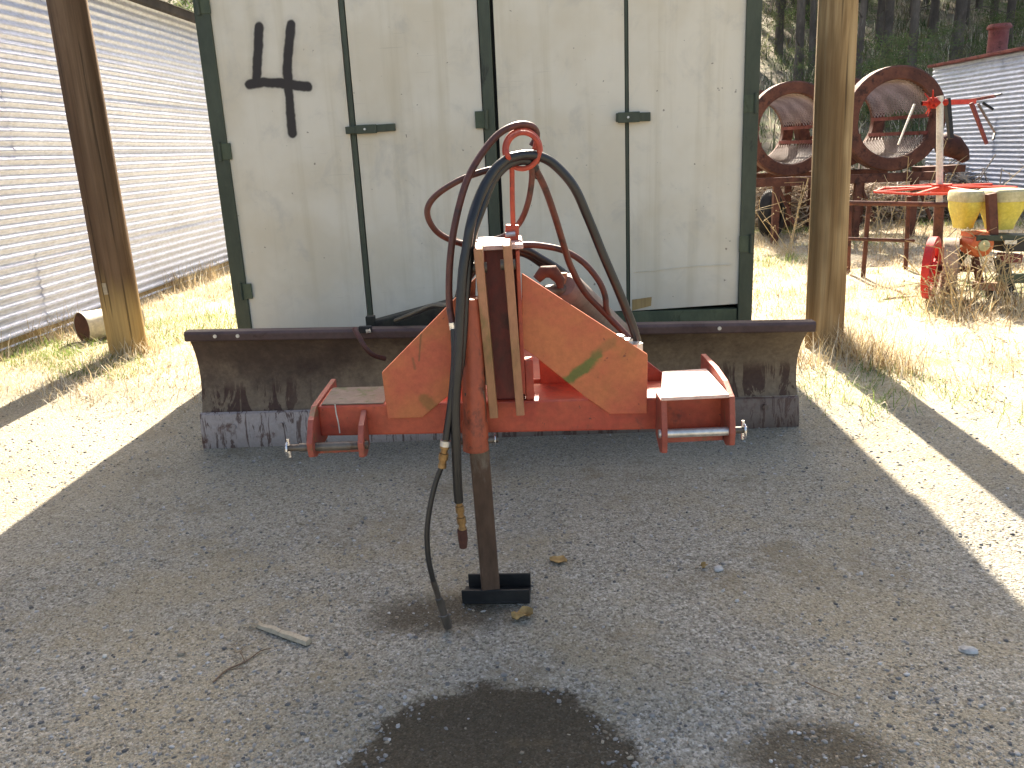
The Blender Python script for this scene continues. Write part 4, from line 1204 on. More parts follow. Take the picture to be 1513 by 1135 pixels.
# ------------------------------------------------------------------ right background: drums on a stand
def drum(px, py, Y, R, L, label, seed):
    c = at(px, py, Y)
    o = thing('screen_drum', label, 'drum', Vector((c.x, c.y, c.z - R)), 'rusty screening drums on the stand')
    def circ(r, y, n=40, a0=0.0, a1=2 * math.pi):
        return [c + Vector((r * math.cos(a0 + (a1 - a0) * i / n), y, r * math.sin(a0 + (a1 - a0) * i / n))) for i in range(n + 1)]
    # front ring: wide flange with lips
    for nm, y0 in (('ring', 0.0), ('ring', L)):
        mb = MB()
        prf = [(R * 0.74, y0 - 0.03), (R * 0.76, y0 - 0.05), (R * 0.97, y0 - 0.05), (R, y0 - 0.03), (R, y0 + 0.16), (R * 0.97, y0 + 0.16), (R * 0.96, y0 + 0.0), (R * 0.76, y0 - 0.01), (R * 0.755, y0 + 0.10), (R * 0.74, y0 + 0.10)]
        rows = [circ(r, y)[:-1] for r, y in prf]
        rows.append(rows[0])
        mb.grid(rows, wrap=True)
        mb.build(nm, 'rust', o, smooth=True)
    # expanded-metal panels: upper and lower arcs woven of flat strands
    rs_ = R * 0.735
    for a0, a1 in ((rad(5), rad(175)), (rad(205), rad(335))):
        mb = MB()
        arc = (a1 - a0) * rs_; nst = int((arc + L) / 0.055)
        for fam in (1, -1):
            for i in range(nst):
                s0 = -L + i * (arc + L) / nst
                pts_ = []
                for kk in range(0, 19):
                    y = L * kk / 18
                    s_ = s0 + y if fam > 0 else s0 + L - y
                    if 0 <= s_ <= arc:
                        a = a0 + s_ / rs_
                        pts_.append(c + Vector((rs_ * math.cos(a), y + 0.02, rs_ * math.sin(a))))
                if len(pts_) > 1:
                    mb.tube(pts_, 0.0075, 3)
        mesh_ = mb.build('mesh_panel', 'rust_mesh', o); mesh_['kind'] = 'stuff'
    for a in (rad(3), rad(177), rad(203), rad(337)):
        mb = MB(); q = c + Vector((rs_ * math.cos(a), 0, rs_ * math.sin(a)))
        mb.bar(q, q + Vector((0, L, 0)), 0.05, 0.035, Zv); mb.build('long_bar', 'rust_red', o)
    return o, c
M['rust_mesh'] = worn('weathered_mesh', (0.22, 0.17, 0.155), (0.34, 0.28, 0.26), 0.7, 3)
dr1, dc1 = drum(1322, 176, 12.0, 0.70, 1.9, 'larger rusty ringed screening drum with mesh, beside the hay tedder', 1)
dr2, dc2 = drum(1170, 191, 12.5, 0.66, 1.9, 'rusty ringed screening drum with mesh between the container and the pole', 2)
# stand
std = thing('drum_stand', 'rusty steel stand of beams and legs carrying two screening drums', 'stand', Vector((dc1.x - 1, 12.4, 0)))
zst = dc1.z - 0.70
def stb(a, b_, w_, h_, nm='beam', side=(1, 0, 0), mat='rust'):
    mb = MB(); mb.bar(a, b_, w_, h_, side); mb.build(nm, mat, std, bevel=0.004)
xl, xr = dc2.x - 0.8, dc1.x + 0.75
for yy in (12.0, 13.8):
    stb((xl, yy, zst - 0.07), (xr, yy, zst - 0.09), 0.12, 0.10, side=Zv)
for xx in (dc2.x - 0.35, dc2.x + 0.42, dc1.x - 0.45, dc1.x + 0.35):
    stb((xx, 12.0, 0), (xx, 12.0, zst - 0.13), 0.09, 0.09, 'leg')
    stb((xx, 13.8, 0), (xx, 13.8, zst - 0.13), 0.09, 0.09, 'leg')
    stb((xx + 0.04, 12.05, zst - 0.14), (xx + 0.3, 12.05, 0.25), 0.04, 0.04, 'brace')
gbx = at(1415, 215, 12.6)
stb((xr - 0.1, 12.6, zst - 0.03), (xr + 0.55, 12.6, zst - 0.03), 0.1, 0.3, 'motor_bed', side=Zv)
mb = MB(); q = at(1408, 222, 12.6)
mb.tube([q + Vector((-0.22, 0, 0.06)), q + Vector((-0.1, 0, 0.09)), q + Vector((0.0, 0, 0.05)), q + Vector((0.14, 0, -0.06)), q + Vector((0.2, 0, -0.16))], [0.14, 0.17, 0.16, 0.11, 0.06], 12); mb.build('gear_housing', 'rust', std, smooth=True)

# ------------------------------------------------------------------ hay tedder
TY = 9.0
tb = at(1388, 345, TY); tt = at(1389, 142, TY)
td = thing('hay_tedder', 'red hay tedder rotor with pale upright pole and hanging tines', 'tedder', Vector((tb.x, TY, 0)))
mb = MB(); mb.cyl(at(1388, 300, TY), tt, 0.034, 14); mb.build('mast_pole', 'white_pole', td, smooth=True)
mb = MB(); mb.cyl((tb.x, TY, 0.02), at(1388, 300, TY), 0.05, 14); mb.build('mast_base', 'rust', td, smooth=True)
hub = at(1385, 152, TY)
mb = MB(); mb.tube([hub - Vector((0.16, 0, 0)), hub - Vector((0.09, 0, 0)), hub - Vector((0.088, 0, 0)), hub - Vector((0.02, 0, 0)), hub - Vector((0.018, 0, 0)), hub + Vector((0.1, 0, 0))], [0.02, 0.025, 0.055, 0.055, 0.035, 0.03], 14)
for q_ in range(7):
    t_ = q_ * 0.9; mb.tube([hub - Vector((0.05, 0, 0)), hub + Vector((-0.07 - 0.03 * (q_ % 2), 0.13 * math.cos(t_), 0.13 * math.sin(t_)))], [0.012, 0.006], 5); mb.build('upper_hub', 'tedder_red', td, smooth=True)
mb = MB(); mb.bar(hub, at(1440, 150, TY + 0.3), 0.05, 0.04, Zv); mb.build('upper_arm', 'tedder_red', td)
mb = MB(); mb.bar(at(1425, 150, TY + 0.3), at(1470, 142, TY + 0.5), 0.03, 0.03, Zv); mb.build('upper_arm', 'rust_red', td)
for a, b_, w_, mt in (((1399, 146), (1405, 205), 0.075, 'black_paint'), ((1435, 152), (1458, 213), 0.05, 'dull_red'), ((1445, 153), (1470, 196), 0.03, 'cyl_grey'), ((1470, 196), (1467, 207), 0.03, 'black_paint'), ((1452, 152), (1468, 162), 0.035, 'black_paint'), ((1470, 141), (1480, 139), 0.03, 'black_paint'), ((1351, 154), (1327, 214), 0.028, 'white_pole')):
    mb = MB(); mb.bar(at(a[0], a[1], TY + 0.05), at(b_[0], b_[1], TY - 0.02), w_, w_ * 0.6, (0, 1, 0), w_ * 0.8, w_ * 0.5); mb.build('tine', mt, td, bevel=0.003)
rc = at(1391, 279, TY)
for k_ in range(7):
    a = 2 * math.pi * k_ / 7 + 0.25
    e = rc + Vector((0.66 * math.cos(a), 0.75 * math.sin(a), 0.012 * math.cos(a)))
    mb = MB(); mb.bar(rc + Zv * 0.02, e, 0.05, 0.026, Vector((-math.sin(a), math.cos(a), 0)), 0.03, 0.018)
    am = mb.build('rotor_arm', 'tedder_red', td, bevel=0.004)
    e2 = rc + Vector((0.66 * math.cos(a + 0.9), 0.75 * math.sin(a + 0.9), -0.01))
    mb = MB(); mb.bar(e, e2, 0.022, 0.022, Zv); mb.build('rotor_stay', 'tedder_red', am)
mb = MB(); mb.tube([rc - Zv * 0.05, rc + Zv * 0.05], 0.10, 16); mb.build('rotor_hub', 'tedder_red', td, smooth=True)

# ------------------------------------------------------------------ pipe fence
fn = thing('pipe_fence', 'rusty steel pipe fence with leaning posts behind the yellow pole', 'fence', at(1283, 405, 8.7))
fn.location.z = 0
for a, b_, r in (((1252, 300), (1432, 303), 0.024), ((1252, 353), (1350, 356), 0.018)):
    mb = MB(); mb.cyl(at(a[0], a[1], 8.65), at(b_[0], b_[1], 8.9), r, 10); mb.build('rail', 'rust', fn, smooth=True)
for a, b_ in (((1284, 300), (1275, 411)), ((1343, 290), (1338, 398)), ((1256, 300), (1253, 405))):
    mb = MB(); q = G(*b_); q.z = -0.05
    mb.cyl(q, at(a[0], a[1], q.y), 0.024, 10); mb.build('post', 'rust', fn, smooth=True)

# ------------------------------------------------------------------ seed planter
PY = 7.35
pb = G(1440, 450); 
sp_ = thing('seed_planter', 'old seed planter with yellow hoppers and bright red disc wheel in the weeds', 'planter', Vector((at(1440, 440, PY).x, PY, 0)))
def pa(x, y, dy=0.0): return at(x, y, PY + dy)
def hopper(x0, x1, yt, ym, yb, dy):
    a, b_ = pa(x0, ym, dy), pa(x1, ym, dy); w_ = b_.x - a.x
    zt_, zm, zb_ = pa(x0, yt, dy).z, pa(x0, ym, dy).z, pa(x0, yb, dy).z
    cx = (a.x + b_.x) / 2; cy = a.y + 0.18
    def ring(hw, hd, z):
        pts = []
        for i in range(24):
            t = 2 * math.pi * i / 24
            e = 0.55
            pts.append(Vector((cx + hw * math.copysign(abs(math.cos(t)) ** e, math.cos(t)), cy + hd * math.copysign(abs(math.sin(t)) ** e, math.sin(t)), z)))
        return pts
    mb = MB(); mb.grid([ring(w_ * 0.30, 0.1, zb_), ring(w_ * 0.34, 0.11, zb_ + 0.05), ring(w_ * 0.47, 0.17, zm - 0.06), ring(w_ * 0.48, 0.175, zm)], wrap=True)
    mb.add(ring(w_ * 0.30, 0.1, zb_), [tuple(range(24))])
    h_ = mb.build('hopper', 'yellow', sp_, smooth=True)
    mb = MB(); mb.grid([ring(w_ * 0.5, 0.185, zm + 0.001), ring(w_ * 0.51, 0.19, zm + 0.02), ring(w_ * 0.5, 0.185, zt_ - 0.015), ring(w_ * 0.46, 0.17, zt_)], wrap=True)
    mb.add(ring(w_ * 0.46, 0.17, zt_), [tuple(range(24))])
    mb.build('hopper_lid', 'yellow_lid', h_, smooth=True)
hopper(1426, 1459, 284, 300, 340, 0.05)
hopper(1471, 1525, 282, 300, 342, 0.0)
mb = MB(); mb.bar(pa(1464, 286), pa(1467, 350), 0.075, 0.06); mb.build('upright', 'rust', sp_, bevel=0.004)
mb = MB(); mb.bar(pa(1432, 350, 0.06), pa(1522, 350, 0.06), 0.05, 0.25, Zv); mb.build('toolbar', 'green', sp_, bevel=0.005)
mb = MB(); mb.bar(pa(1474, 362, 0.02), pa(1510, 362, 0.02), 0.10, 0.18, Zv); mb.build('metering_box', 'black_paint', sp_, bevel=0.006)
mb = MB(); mb.bar(pa(1484, 358, -0.08), pa(1502, 358, -0.08), 0.035, 0.01, Zv); mb.build('name_plate', 'bright_steel', sp_)
q = pa(1449, 362, -0.02)
mb = MB(); mb.tube([q + Vector((0, 0.16, 0)), q + Vector((0, 0.02, 0)), q - Vector((0, 0.03, 0)), q - Vector((0, 0.045, 0))], [0.105, 0.11, 0.10, 0.06], 20)
mb.bar(q + Vector((-0.10, 0.08, 0.09)), q + Vector((0.12, 0.08, 0.09)), 0.04, 0.16, Zv)
M['hot_orange'] = worn('orange_seed_box', (0.55, 0.10, 0.03), (0.60, 0.16, 0.05), 0.5, 5)
sb = mb.build('seed_box', 'hot_orange', sp_, smooth=True)
M['pale_cap'] = worn('pale_green_cap', (0.45, 0.42, 0.20), (0.5, 0.46, 0.26), 0.5, 5)
mb = MB(); mb.tube([q - Vector((0, 0.046, 0)), q - Vector((0, 0.06, 0)), q - Vector((0, 0.068, 0))], [0.05, 0.05, 0.03], 16); mb.build('box_cap', 'pale_cap', sb, smooth=True)
mb = MB(); mb.bar(pa(1476, 380), pa(1506, 382), 0.08, 0.10, Zv); mb.build('gear_case', 'dull_red', sp_, bevel=0.006)
mb = MB(); mb.bar(pa(1478, 378, 0.02), pa(1490, 430, 0.02), 0.09, 0.09); mb.build('shank', 'black_paint', sp_, bevel=0.004)
mb = MB(); mb.bar(pa(1473, 412, -0.02), pa(1513, 411, -0.02), 0.085, 0.05, Zv); mb.build('footplate', 'green_pale', sp_, bevel=0.005)
mb = MB(); mb.bar(pa(1440, 422, -0.05), pa(1485, 424, -0.05), 0.07, 0.09, Zv); mb.build('press_shoe', 'tan', sp_, bevel=0.006)
mb = MB(); mb.bar(pa(1460, 436, -0.02), pa(1500, 438, -0.02), 0.08, 0.1, Zv); mb.build('opener', 'black_paint', sp_, bevel=0.006)
mb = MB(); mb.bar(pa(1440, 380, 0.03), pa(1450, 428, 0.0), 0.05, 0.05); mb.build('shank', 'rust', sp_, bevel=0.004)
def wheel(cx, cy, dy, R, wdt, mat, axis_, nsp, nm='wheel', face=True):
    c = pa(cx, cy, dy); ax = Vector(axis_).normalized()
    u = ax.cross(Zv).normalized(); v_ = ax.cross(u)
    def ring(r, o): return [c + u * (r * math.cos(t)) + v_ * (r * math.sin(t)) + ax * o for t in [2 * math.pi * i / 40 for i in range(40)]]
    mb = MB(); pr_l = [(R * 0.70, -wdt * 0.3), (R * 0.9, -wdt * 0.5), (R, -wdt * 0.45), (R, wdt * 0.45), (R * 0.9, wdt * 0.5), (R * 0.70, wdt * 0.3)]
    rows = [ring(r, o) for r, o in pr_l]; rows.append(rows[0])
    mb.grid(rows, wrap=True); wh = mb.build(nm, mat, sp_, smooth=True)
    mb = MB(); mb.cyl(c - ax * wdt * 0.7, c + ax * wdt * 0.7, R * 0.2, 16); mb.build('hub', mat, wh, smooth=True)
    for k_ in range(nsp):
        t = 2 * math.pi * k_ / nsp + 0.3
        d = u * math.cos(t) + v_ * math.sin(t)
        mb = MB(); mb.bar(c + d * R * 0.15, c + d * R * 0.75, R * 0.16, wdt * 0.22, d.cross(ax)); mb.build('spoke', mat, wh)
wheel(1376, 396, 0.0, 0.275, 0.07, 'wheel_red', (0.80, -0.60, 0), 6)
M['clay_tyre'] = worn('clay_crusted_tyre', (0.30, 0.22, 0.15), (0.40, 0.31, 0.23), 0.85, 6, (0.14, 0.09, 0.06), (0.5, 0.65))
wheel(1402, 395, 0.16, 0.265, 0.13, 'clay_tyre', (0.90, -0.43, 0), 5)
mb = MB(); mb.cyl(pa(1376, 396, 0.0), pa(1450, 398, 0.25), 0.028, 12); mb.build('axle', 'rust', sp_, smooth=True)
mb = MB(); mb.bar(pa(1412, 392, 0.18), pa(1440, 352, 0.1), 0.06, 0.04); mb.build('wheel_arm', 'green', sp_, bevel=0.004)

# tyre leaning beyond the container
ty = at(1140, 322, 12.9)
tyre = thing('tyre', 'worn black tyre standing in dry brush beyond the container corner', 'tyre', Vector((ty.x, 12.9, 0)))
cc = Vector((ty.x, 12.9, 0.36)); mb = MB()
prf = [(0.20, -0.09), (0.26, -0.105), (0.33, -0.10), (0.36, -0.07), (0.365, 0.0), (0.36, 0.07), (0.33, 0.10), (0.26, 0.105), (0.20, 0.09), (0.21, 0.0)]
axv = Vector((0.8, -0.6, 0)); uu = axv.cross(Zv).normalized()
rows = [[cc + uu * (r * math.cos(t)) + Zv * (r * math.sin(t)) + axv * o for t in [2 * math.pi * i / 36 for i in range(36)]] for r, o in prf]; rows.append(rows[0])
mb.grid(rows, wrap=True); mb.build('tread', 'tyre', tyre, smooth=True)
mb = MB(); mb.cyl(cc - axv * 0.05, cc + axv * 0.05, 0.195, 24); mb.build('rim', 'rust', tyre, smooth=True)

# ------------------------------------------------------------------ vegetation helpers (numpy)
def np_mesh(name, V, Fq, mats, midx, smooth=False):
    """V (n,3); Fq (m,k) all faces with the same corner count"""
    me = bpy.data.meshes.new(name)
    k = Fq.shape[1]
    me.vertices.add(len(V)); me.vertices.foreach_set('co', V.astype(np.float32).ravel())
    me.loops.add(Fq.size); me.loops.foreach_set('vertex_index', Fq.astype(np.int32).ravel())
    me.polygons.add(len(Fq))
    me.polygons.foreach_set('loop_start', np.arange(0, Fq.size, k, dtype=np.int32))
    for q in mats: me.materials.append(M[q])
    me.polygons.foreach_set('material_index', np.asarray(midx, dtype=np.int32))
    if smooth: me.polygons.foreach_set('use_smooth', np.ones(len(Fq), dtype=bool))
    me.update(calc_edges=True); me.validate()
    return me
def link(name, me, kind=None, loc=(0, 0, 0), parent=None):
    o = bpy.data.objects.new(name, me); COL.objects.link(o); o.location = loc
    if parent is not None: o.parent = parent
    if kind: o['kind'] = kind
    return o
def blades(P, length, lean, width, mats, midx, name):
    """curved grass blades: two quads each, bending over by lean"""
    n = len(P)
    az = nr.uniform(0, 2 * np.pi, n)
    d = np.stack([np.cos(az), np.sin(az), np.zeros(n)], 1)
    s = np.stack([-np.sin(az), np.cos(az), np.zeros(n)], 1)
    L = length[:, None]; W = width[:, None]; le = lean[:, None]
    up = np.array([0, 0, 1.0])
    mid = P + L * 0.5 * (d * np.sin(le * 0.55) + up * np.cos(le * 0.55))
    tip = mid + L * 0.5 * (d * np.sin(le) + up * np.cos(le))
    tip[:, 2] = np.maximum(tip[:, 2], P[:, 2] + 0.004)
    V = np.stack([P - s * W, P + s * W, mid + s * W * 0.75, mid - s * W * 0.75, tip + s * W * 0.12, tip - s * W * 0.12], 1).reshape(-1, 3)
    b = np.arange(n)[:, None] * 6
    F = np.concatenate([b + np.array([[0, 1, 2, 3]]), b + np.array([[3, 2, 4, 5]])], 0)
    return np_mesh(name, V, F, mats, np.concatenate([midx, midx]))
def gzs(x, y): return np.array([gz(a, b_) for a, b_ in zip(x, y)])
def pn2(x, y, f, o=0.0): return np.array([mnoise.noise(Vector((a * f, b_ * f, o))) for a, b_ in zip(x, y)])
# keep-outs
def wall_dist(x, y): return (x - WA.x) * wout.x + (y - WA.y) * wout.y
def in_cont(x, y):
    l = (x - CA.x) * cdir.x + (y - CA.y) * cdir.y; q = (x - CA.x) * cin.x + (y - CA.y) * cin.y
    return (l > -0.05) & (l < CL + 0.05) & (q > -0.1) & (q < DEP + 0.1)
def scatter(n, x0, x1, y0, y1):
    x = nr.uniform(x0, x1, n); y = nr.uniform(y0, y1, n)
    return x, y
# lying and standing straw, left and right of the container
def straw_field(name, x, y, label, cat, dens_thr, lmin, lmax, flat, mats=('straw_pale', 'straw_gold', 'straw_brown', 'grass_green'), green=0.1, brown=0.08):
    nz = pn2(x, y, 1.1, 2.0) + 0.5 * pn2(x, y, 3.7, 5.0)
    k = (nz > dens_thr + nr.normal(0, 0.25, len(x))) & ~in_cont(x, y)
    x = x[k]; y = y[k]
    n = len(x)
    P = np.stack([x, y, gzs(x, y) - 0.005], 1)
    L = nr.uniform(lmin, lmax, n) * nr.uniform(0.6, 1.3, n)
    lean = np.clip(nr.normal(flat, 0.35, n), 0.1, 1.62)
    W = nr.uniform(0.0012, 0.003, n) * (0.7 + 0.06 * y)
    r = nr.uniform(0, 1, n); gp = pn2(x, y, 0.8, 7.7)
    mi = np.where(r < 0.42, 0, 1)
    mi = np.where(r > 1 - brown, 2, mi)
    mi = np.where((gp > 0.18) & (nr.uniform(0, 1, n) < green * 5), 3, mi)
    me = blades(P, L, lean, W, mats, mi, name)
    o = link(name, me, 'stuff'); tag(o, label, cat)
    return o
x, y = scatter(36000, -4.6, -1.6, 5.0, 13.5); k = (wall_dist(x, y) > 0.03) & (y - (5.1 - 0.28 * x) > -0.55 + 0.5 * nr.normal(0, 0.4, len(x)))
straw_field('dry_grass', x[k], y[k], 'dry yellow grass along the foot of the long corrugated shed', 'grass', -0.25, 0.06, 0.17, 1.25, green=0.12)
x, y = scatter(90000, 1.7, 9.5, 4.0, 15.0); k = (y - (5.1 - 0.28 * x) > -0.5 + 0.5 * nr.normal(0, 0.4, len(x))) & (x < 0.75 * y + 0.5)
straw_field('dry_grass', x[k], y[k], 'flattened pale dry grass on the sunlit ground around the planter', 'grass', -0.25, 0.06, 0.18, 1.3, green=0.12)
# taller clumps
def clumps(name, centres, label, cat, n_each, lmin, lmax, spread, lean, mats=('straw_pale', 'straw_gold', 'straw_brown', 'grass_green'), w_=(0.003, 0.30, 0.60)):
    X = []; 
    for cx, cy, k_ in centres:
        n = int(n_each * k_)
        X.append(np.stack([nr.normal(cx, spread, n), nr.normal(cy, spread, n)], 1))
    X = np.concatenate(X); n = len(X)
    P = np.stack([X[:, 0], X[:, 1], gzs(X[:, 0], X[:, 1]) - 0.01], 1)
    L = nr.uniform(lmin, lmax, n); le = np.clip(nr.normal(lean, 0.3, n), 0.05, 1.6)
    r = nr.uniform(0, 1, n); mi = np.where(r < w_[1], 0, np.where(r < w_[2] + w_[1], 1, 2))
    me = blades(P, L, le, nr.uniform(0.6, 1.3, n) * w_[0], mats, mi, name)
    o = link(name, me, 'stuff'); return tag(o, label, cat)
g1 = G(215, 520); g2 = G(1258, 545); g3 = G(1290, 600)
clumps('dry_grass', [(plb.x + 0.18, plb.y - 0.02, 1), (plb.x + 0.1, plb.y - 0.16, 0.6), (plb.x - 0.02, plb.y - 0.18, 0.3)], 'tuft of dry grass at the foot of the brown leaning pole', 'grass', 90, 0.08, 0.22, 0.06, 0.7)
clumps('dry_grass', [(prb.x + 0.16, prb.y - 0.1, 1), (prb.x + 0.1, prb.y - 0.35, 1.2), (prb.x + 0.18, prb.y - 0.62, 1.2), (prb.x + 0.02, prb.y - 0.22, 0.5), (prb.x + 0.2, prb.y - 0.85, 0.6), (prb.x - 0.3, prb.y - 0.55, 0.4)], 'clump of golden dry grass at the foot of the yellowish pole', 'grass', 170, 0.10, 0.30, 0.075, 0.85, w_=(0.003, 0.30, 0.5))
cs = []
for i in range(26):
    t = rng.uniform(0, 8.5); q = WA + wdir * (t - 1.5) + wout * rng.uniform(0.04, 0.22); cs.append((q.x, q.y, rng.uniform(0.4, 1.1)))
clumps('dry_grass', cs, 'fringe of tall dry grass against the corrugated wall', 'grass', 75, 0.10, 0.34, 0.09, 0.75)
cs = []
for i in range(16):
    q = G(rng.uniform(40, 230), rng.uniform(525, 560)); cs.append((q.x, q.y, rng.uniform(0.5, 1.2)))
clumps('green_grass', [c for c in cs], 'fresh green grass growing between the brown pole and shed', 'grass', 130, 0.03, 0.09, 0.10, 0.8, mats=('grass_green', 'grass_green', 'straw_gold', 'grass_green'), w_=(0.0024, 0.6, 0.3))
# weeds around the planter
cs = [(at(x_, y_, 7).x, 7 + rng.uniform(-0.35, 0.2), rng.uniform(0.6, 1.2)) for x_, y_ in [(1400, 440), (1420, 440), (1440, 440), (1460, 440), (1480, 440), (1500, 440), (1515, 440), (1530, 440), (1385, 440), (1410, 440), (1470, 440), (1495, 440)]]
clumps('dry_weeds', cs, 'tangle of dry brown weeds around the seed planter', 'weeds', 60, 0.08, 0.30, 0.12, 0.8, w_=(0.004, 0.25, 0.35))
cs = [(at(x_, 300, 7.0).x, 6.85 + rng.uniform(-.2, .2), 1) for x_ in (1405, 1425, 1440, 1350)]
def stalks(name, base, n, h, label, mats='straw_gold'):
    mb = MB()
    for cx, cy in base:
        for i in range(n):
            p = Vector((cx + rng.gauss(0, 0.10), cy + rng.gauss(0, 0.10), 0)); d = Vector((rng.gauss(0, 0.35), rng.gauss(0, 0.25), 1)).normalized()
            hh_ = h * rng.uniform(0.5, 1.1); q = p + d * hh_
            q2 = q + Vector((rng.gauss(0, 0.12), rng.gauss(0, 0.1), rng.uniform(-0.02, 0.14)))
            mb.tube([p, p.lerp(q, 0.5) + Vector((rng.gauss(0, 0.03), 0, 0)), q, q2], [0.006, 0.005, 0.004, 0.002], 4)
            for b_ in range(5):
                s_ = p.lerp(q, rng.uniform(0.35, 1.0)); e_ = s_ + Vector((rng.gauss(0, 0.10), rng.gauss(0, 0.08), rng.uniform(0.02, 0.13)))
                mb.tube([s_, e_], [0.003, 0.0015], 3)
                if rng.random() < 0.7:
                    mb.tube([e_ - Zv * 0.008, e_, e_ + Zv * 0.012], [0.003, 0.010, 0.002], 4)
    o = mb.build(name, mats, None); o['kind'] = 'stuff'; return tag(o, label, 'weeds')
stalks('weed_stalks', [(at(x_, 440, 6.9).x, 6.8 + rng.uniform(-0.2, 0.3)) for x_ in (1395, 1425, 1455, 1490, 1515, 1410)], 4, 0.6, 'tall dead weed stalks with seed heads in front of the planter')
stalks('weed_stalks', [(at(x_, 360, 10.9).x, 10.9 + rng.uniform(-0.3, 0.4)) for x_ in (1150, 1180, 1275, 1300, 1340, 1375)], 3, 1.3, 'tall thin dead stalks standing in front of the screening drums')
# brush heap behind
def brush(name, xr_, yr_, n, hmax, label):
    mb = MB()
    for i in range(n):
        px_ = rng.uniform(*xr_); Y_ = rng.uniform(*yr_)
        c = at(px_, 300, Y_); 
        u = (px_ - xr_[0]) / (xr_[1] - xr_[0])
        hh_ = hmax * (0.55 + 0.45 * mnoise.noise(Vector((px_ * 0.012, Y_, 3)))) * rng.random() ** 0.7
        p = Vector((c.x, Y_, gz(c.x, Y_) + max(0.02, hh_)))
        d = Vector((rng.gauss(0, 1), rng.gauss(0, 0.7), rng.gauss(0, 0.35))).normalized() * rng.uniform(0.15, 0.6)
        k_ = rng.gauss(0, 0.08)
        mb.tube([p - d, p + Vector((k_, 0, k_)), p + d], [0.012 * rng.uniform(0.4, 1.3), 0.010, 0.004], 4, mi=0 if rng.random() < 0.72 else 1)
    o = mb.build(name, ['brush', 'brush_dark'], None); o['kind'] = 'stuff'; return tag(o, label, 'brush')
brush('brush_heap', (1105, 1290), (13.9, 17.0), 2600, 1.1, 'heap of bleached dead branches under the drums by the container')
brush('brush_heap', (1250, 1560), (14.0, 16.2), 2600, 0.95, 'heap of pale dead branches in front of the small corrugated shed')

# ------------------------------------------------------------------ gravel chips
def chips(n, x, y, size, name, label):
    ico = np.array([(0, 0, 1), (0.89, 0, 0.45), (0.28, 0.85, 0.45), (-0.72, 0.53, 0.45), (-0.72, -0.53, 0.45), (0.28, -0.85, 0.45), (0.72, 0.53, -0.45), (-0.28, 0.85, -0.45), (-0.89, 0, -0.45), (-0.28, -0.85, -0.45), (0.72, -0.53, -0.45), (0, 0, -1)])
    fc = np.array([(0, 1, 2), (0, 2, 3), (0, 3, 4), (0, 4, 5), (0, 5, 1), (1, 6, 2), (2, 7, 3), (3, 8, 4), (4, 9, 5), (5, 10, 1), (6, 7, 2), (7, 8, 3), (8, 9, 4), (9, 10, 5), (10, 6, 1)])
    n = len(x)
    V = ico[None] * nr.uniform(0.7, 1.3, (n, 12, 1))
    sc = size[:, None] * np.stack([nr.uniform(0.8, 1.4, n), nr.uniform(0.7, 1.1, n), nr.uniform(0.4, 0.8, n)], 1)
    V = V * sc[:, None]
    a = nr.uniform(0, 6.28, n); c, s = np.cos(a)[:, None], np.sin(a)[:, None]
    V = np.stack([V[:, :, 0] * c - V[:, :, 1] * s, V[:, :, 0] * s + V[:, :, 1] * c, V[:, :, 2]], 2)
    V += np.stack([x, y, gzs(x, y) + size * 0.12], 1)[:, None]
    F = (np.arange(n)[:, None, None] * 12 + fc[None]).reshape(-1, 3)
    mi = np.repeat(nr.choice(4, n, p=[0.12, 0.48, 0.24, 0.16]), len(fc))
    me = np_mesh(name, V.reshape(-1, 3), F, ('pale_stone', 'mid_stone', 'tan_stone', 'dark_stone'), mi)
    return tag(link(name, me, 'stuff'), label, 'gravel')
yy_ = 1.35 + 4.6 * nr.uniform(0, 1, 30000) ** 1.5
xx_ = nr.uniform(-1, 1, 30000) * (0.66 * yy_ + 0.35)
def keep_ch(x, y):
    d = pn2(x, y, 1.5, 3.3)
    return (d + nr.normal(0, 0.25, len(x)) > -0.15)
k = keep_ch(xx_, yy_); xx_, yy_ = xx_[k], yy_[k]
# leave the oily patches mostly bare
k = (((xx_ - STAIN[0].x) / 0.28) ** 2 + ((yy_ - STAIN[0].y) / 0.33) ** 2 > 1) | (nr.uniform(0, 1, len(xx_)) < 0.06)
xx_, yy_ = xx_[k], yy_[k]
chips(0, xx_, yy_, 0.0022 + 0.0062 * nr.uniform(0, 1, len(xx_)) ** 3.0, 'loose_gravel', 'loose grey gravel chips scattered over the yard')

# ------------------------------------------------------------------ pine forest on the slope
def make_trunk(h, r, seed):
    rr = random.Random(seed); mb = MB()
    pts = [Vector((0.12 * mnoise.noise(Vector((seed, i * 0.4, 0))) * i / 5, 0.12 * mnoise.noise(Vector((seed, 5 + i * 0.4, 0))) * i / 5, -0.4 + (h + 0.4) * i / 10)) for i in range(11)]
    mb.tube(pts, [r * (1.25 if i == 0 else 1.05 - 0.085 * i) for i in range(11)], 10)
    for k_ in range(16):
        z = rr.uniform(1.2, h * 0.75); a = rr.uniform(0, 6.28); L_ = rr.uniform(0.3, 1.2)
        p = Vector((0, 0, z)); d = Vector((math.cos(a), math.sin(a), rr.uniform(-0.2, 0.35)))
        mb.tube([p, p + d * L_ * 0.6, p + d * L_ + Zv * rr.uniform(-0.15, 0.1)], [0.022, 0.015, 0.006], 4)
    me_o = mb.build('trunk', 'bark', None, smooth=True); me = me_o.data
    bpy.data.objects.remove(me_o); return me
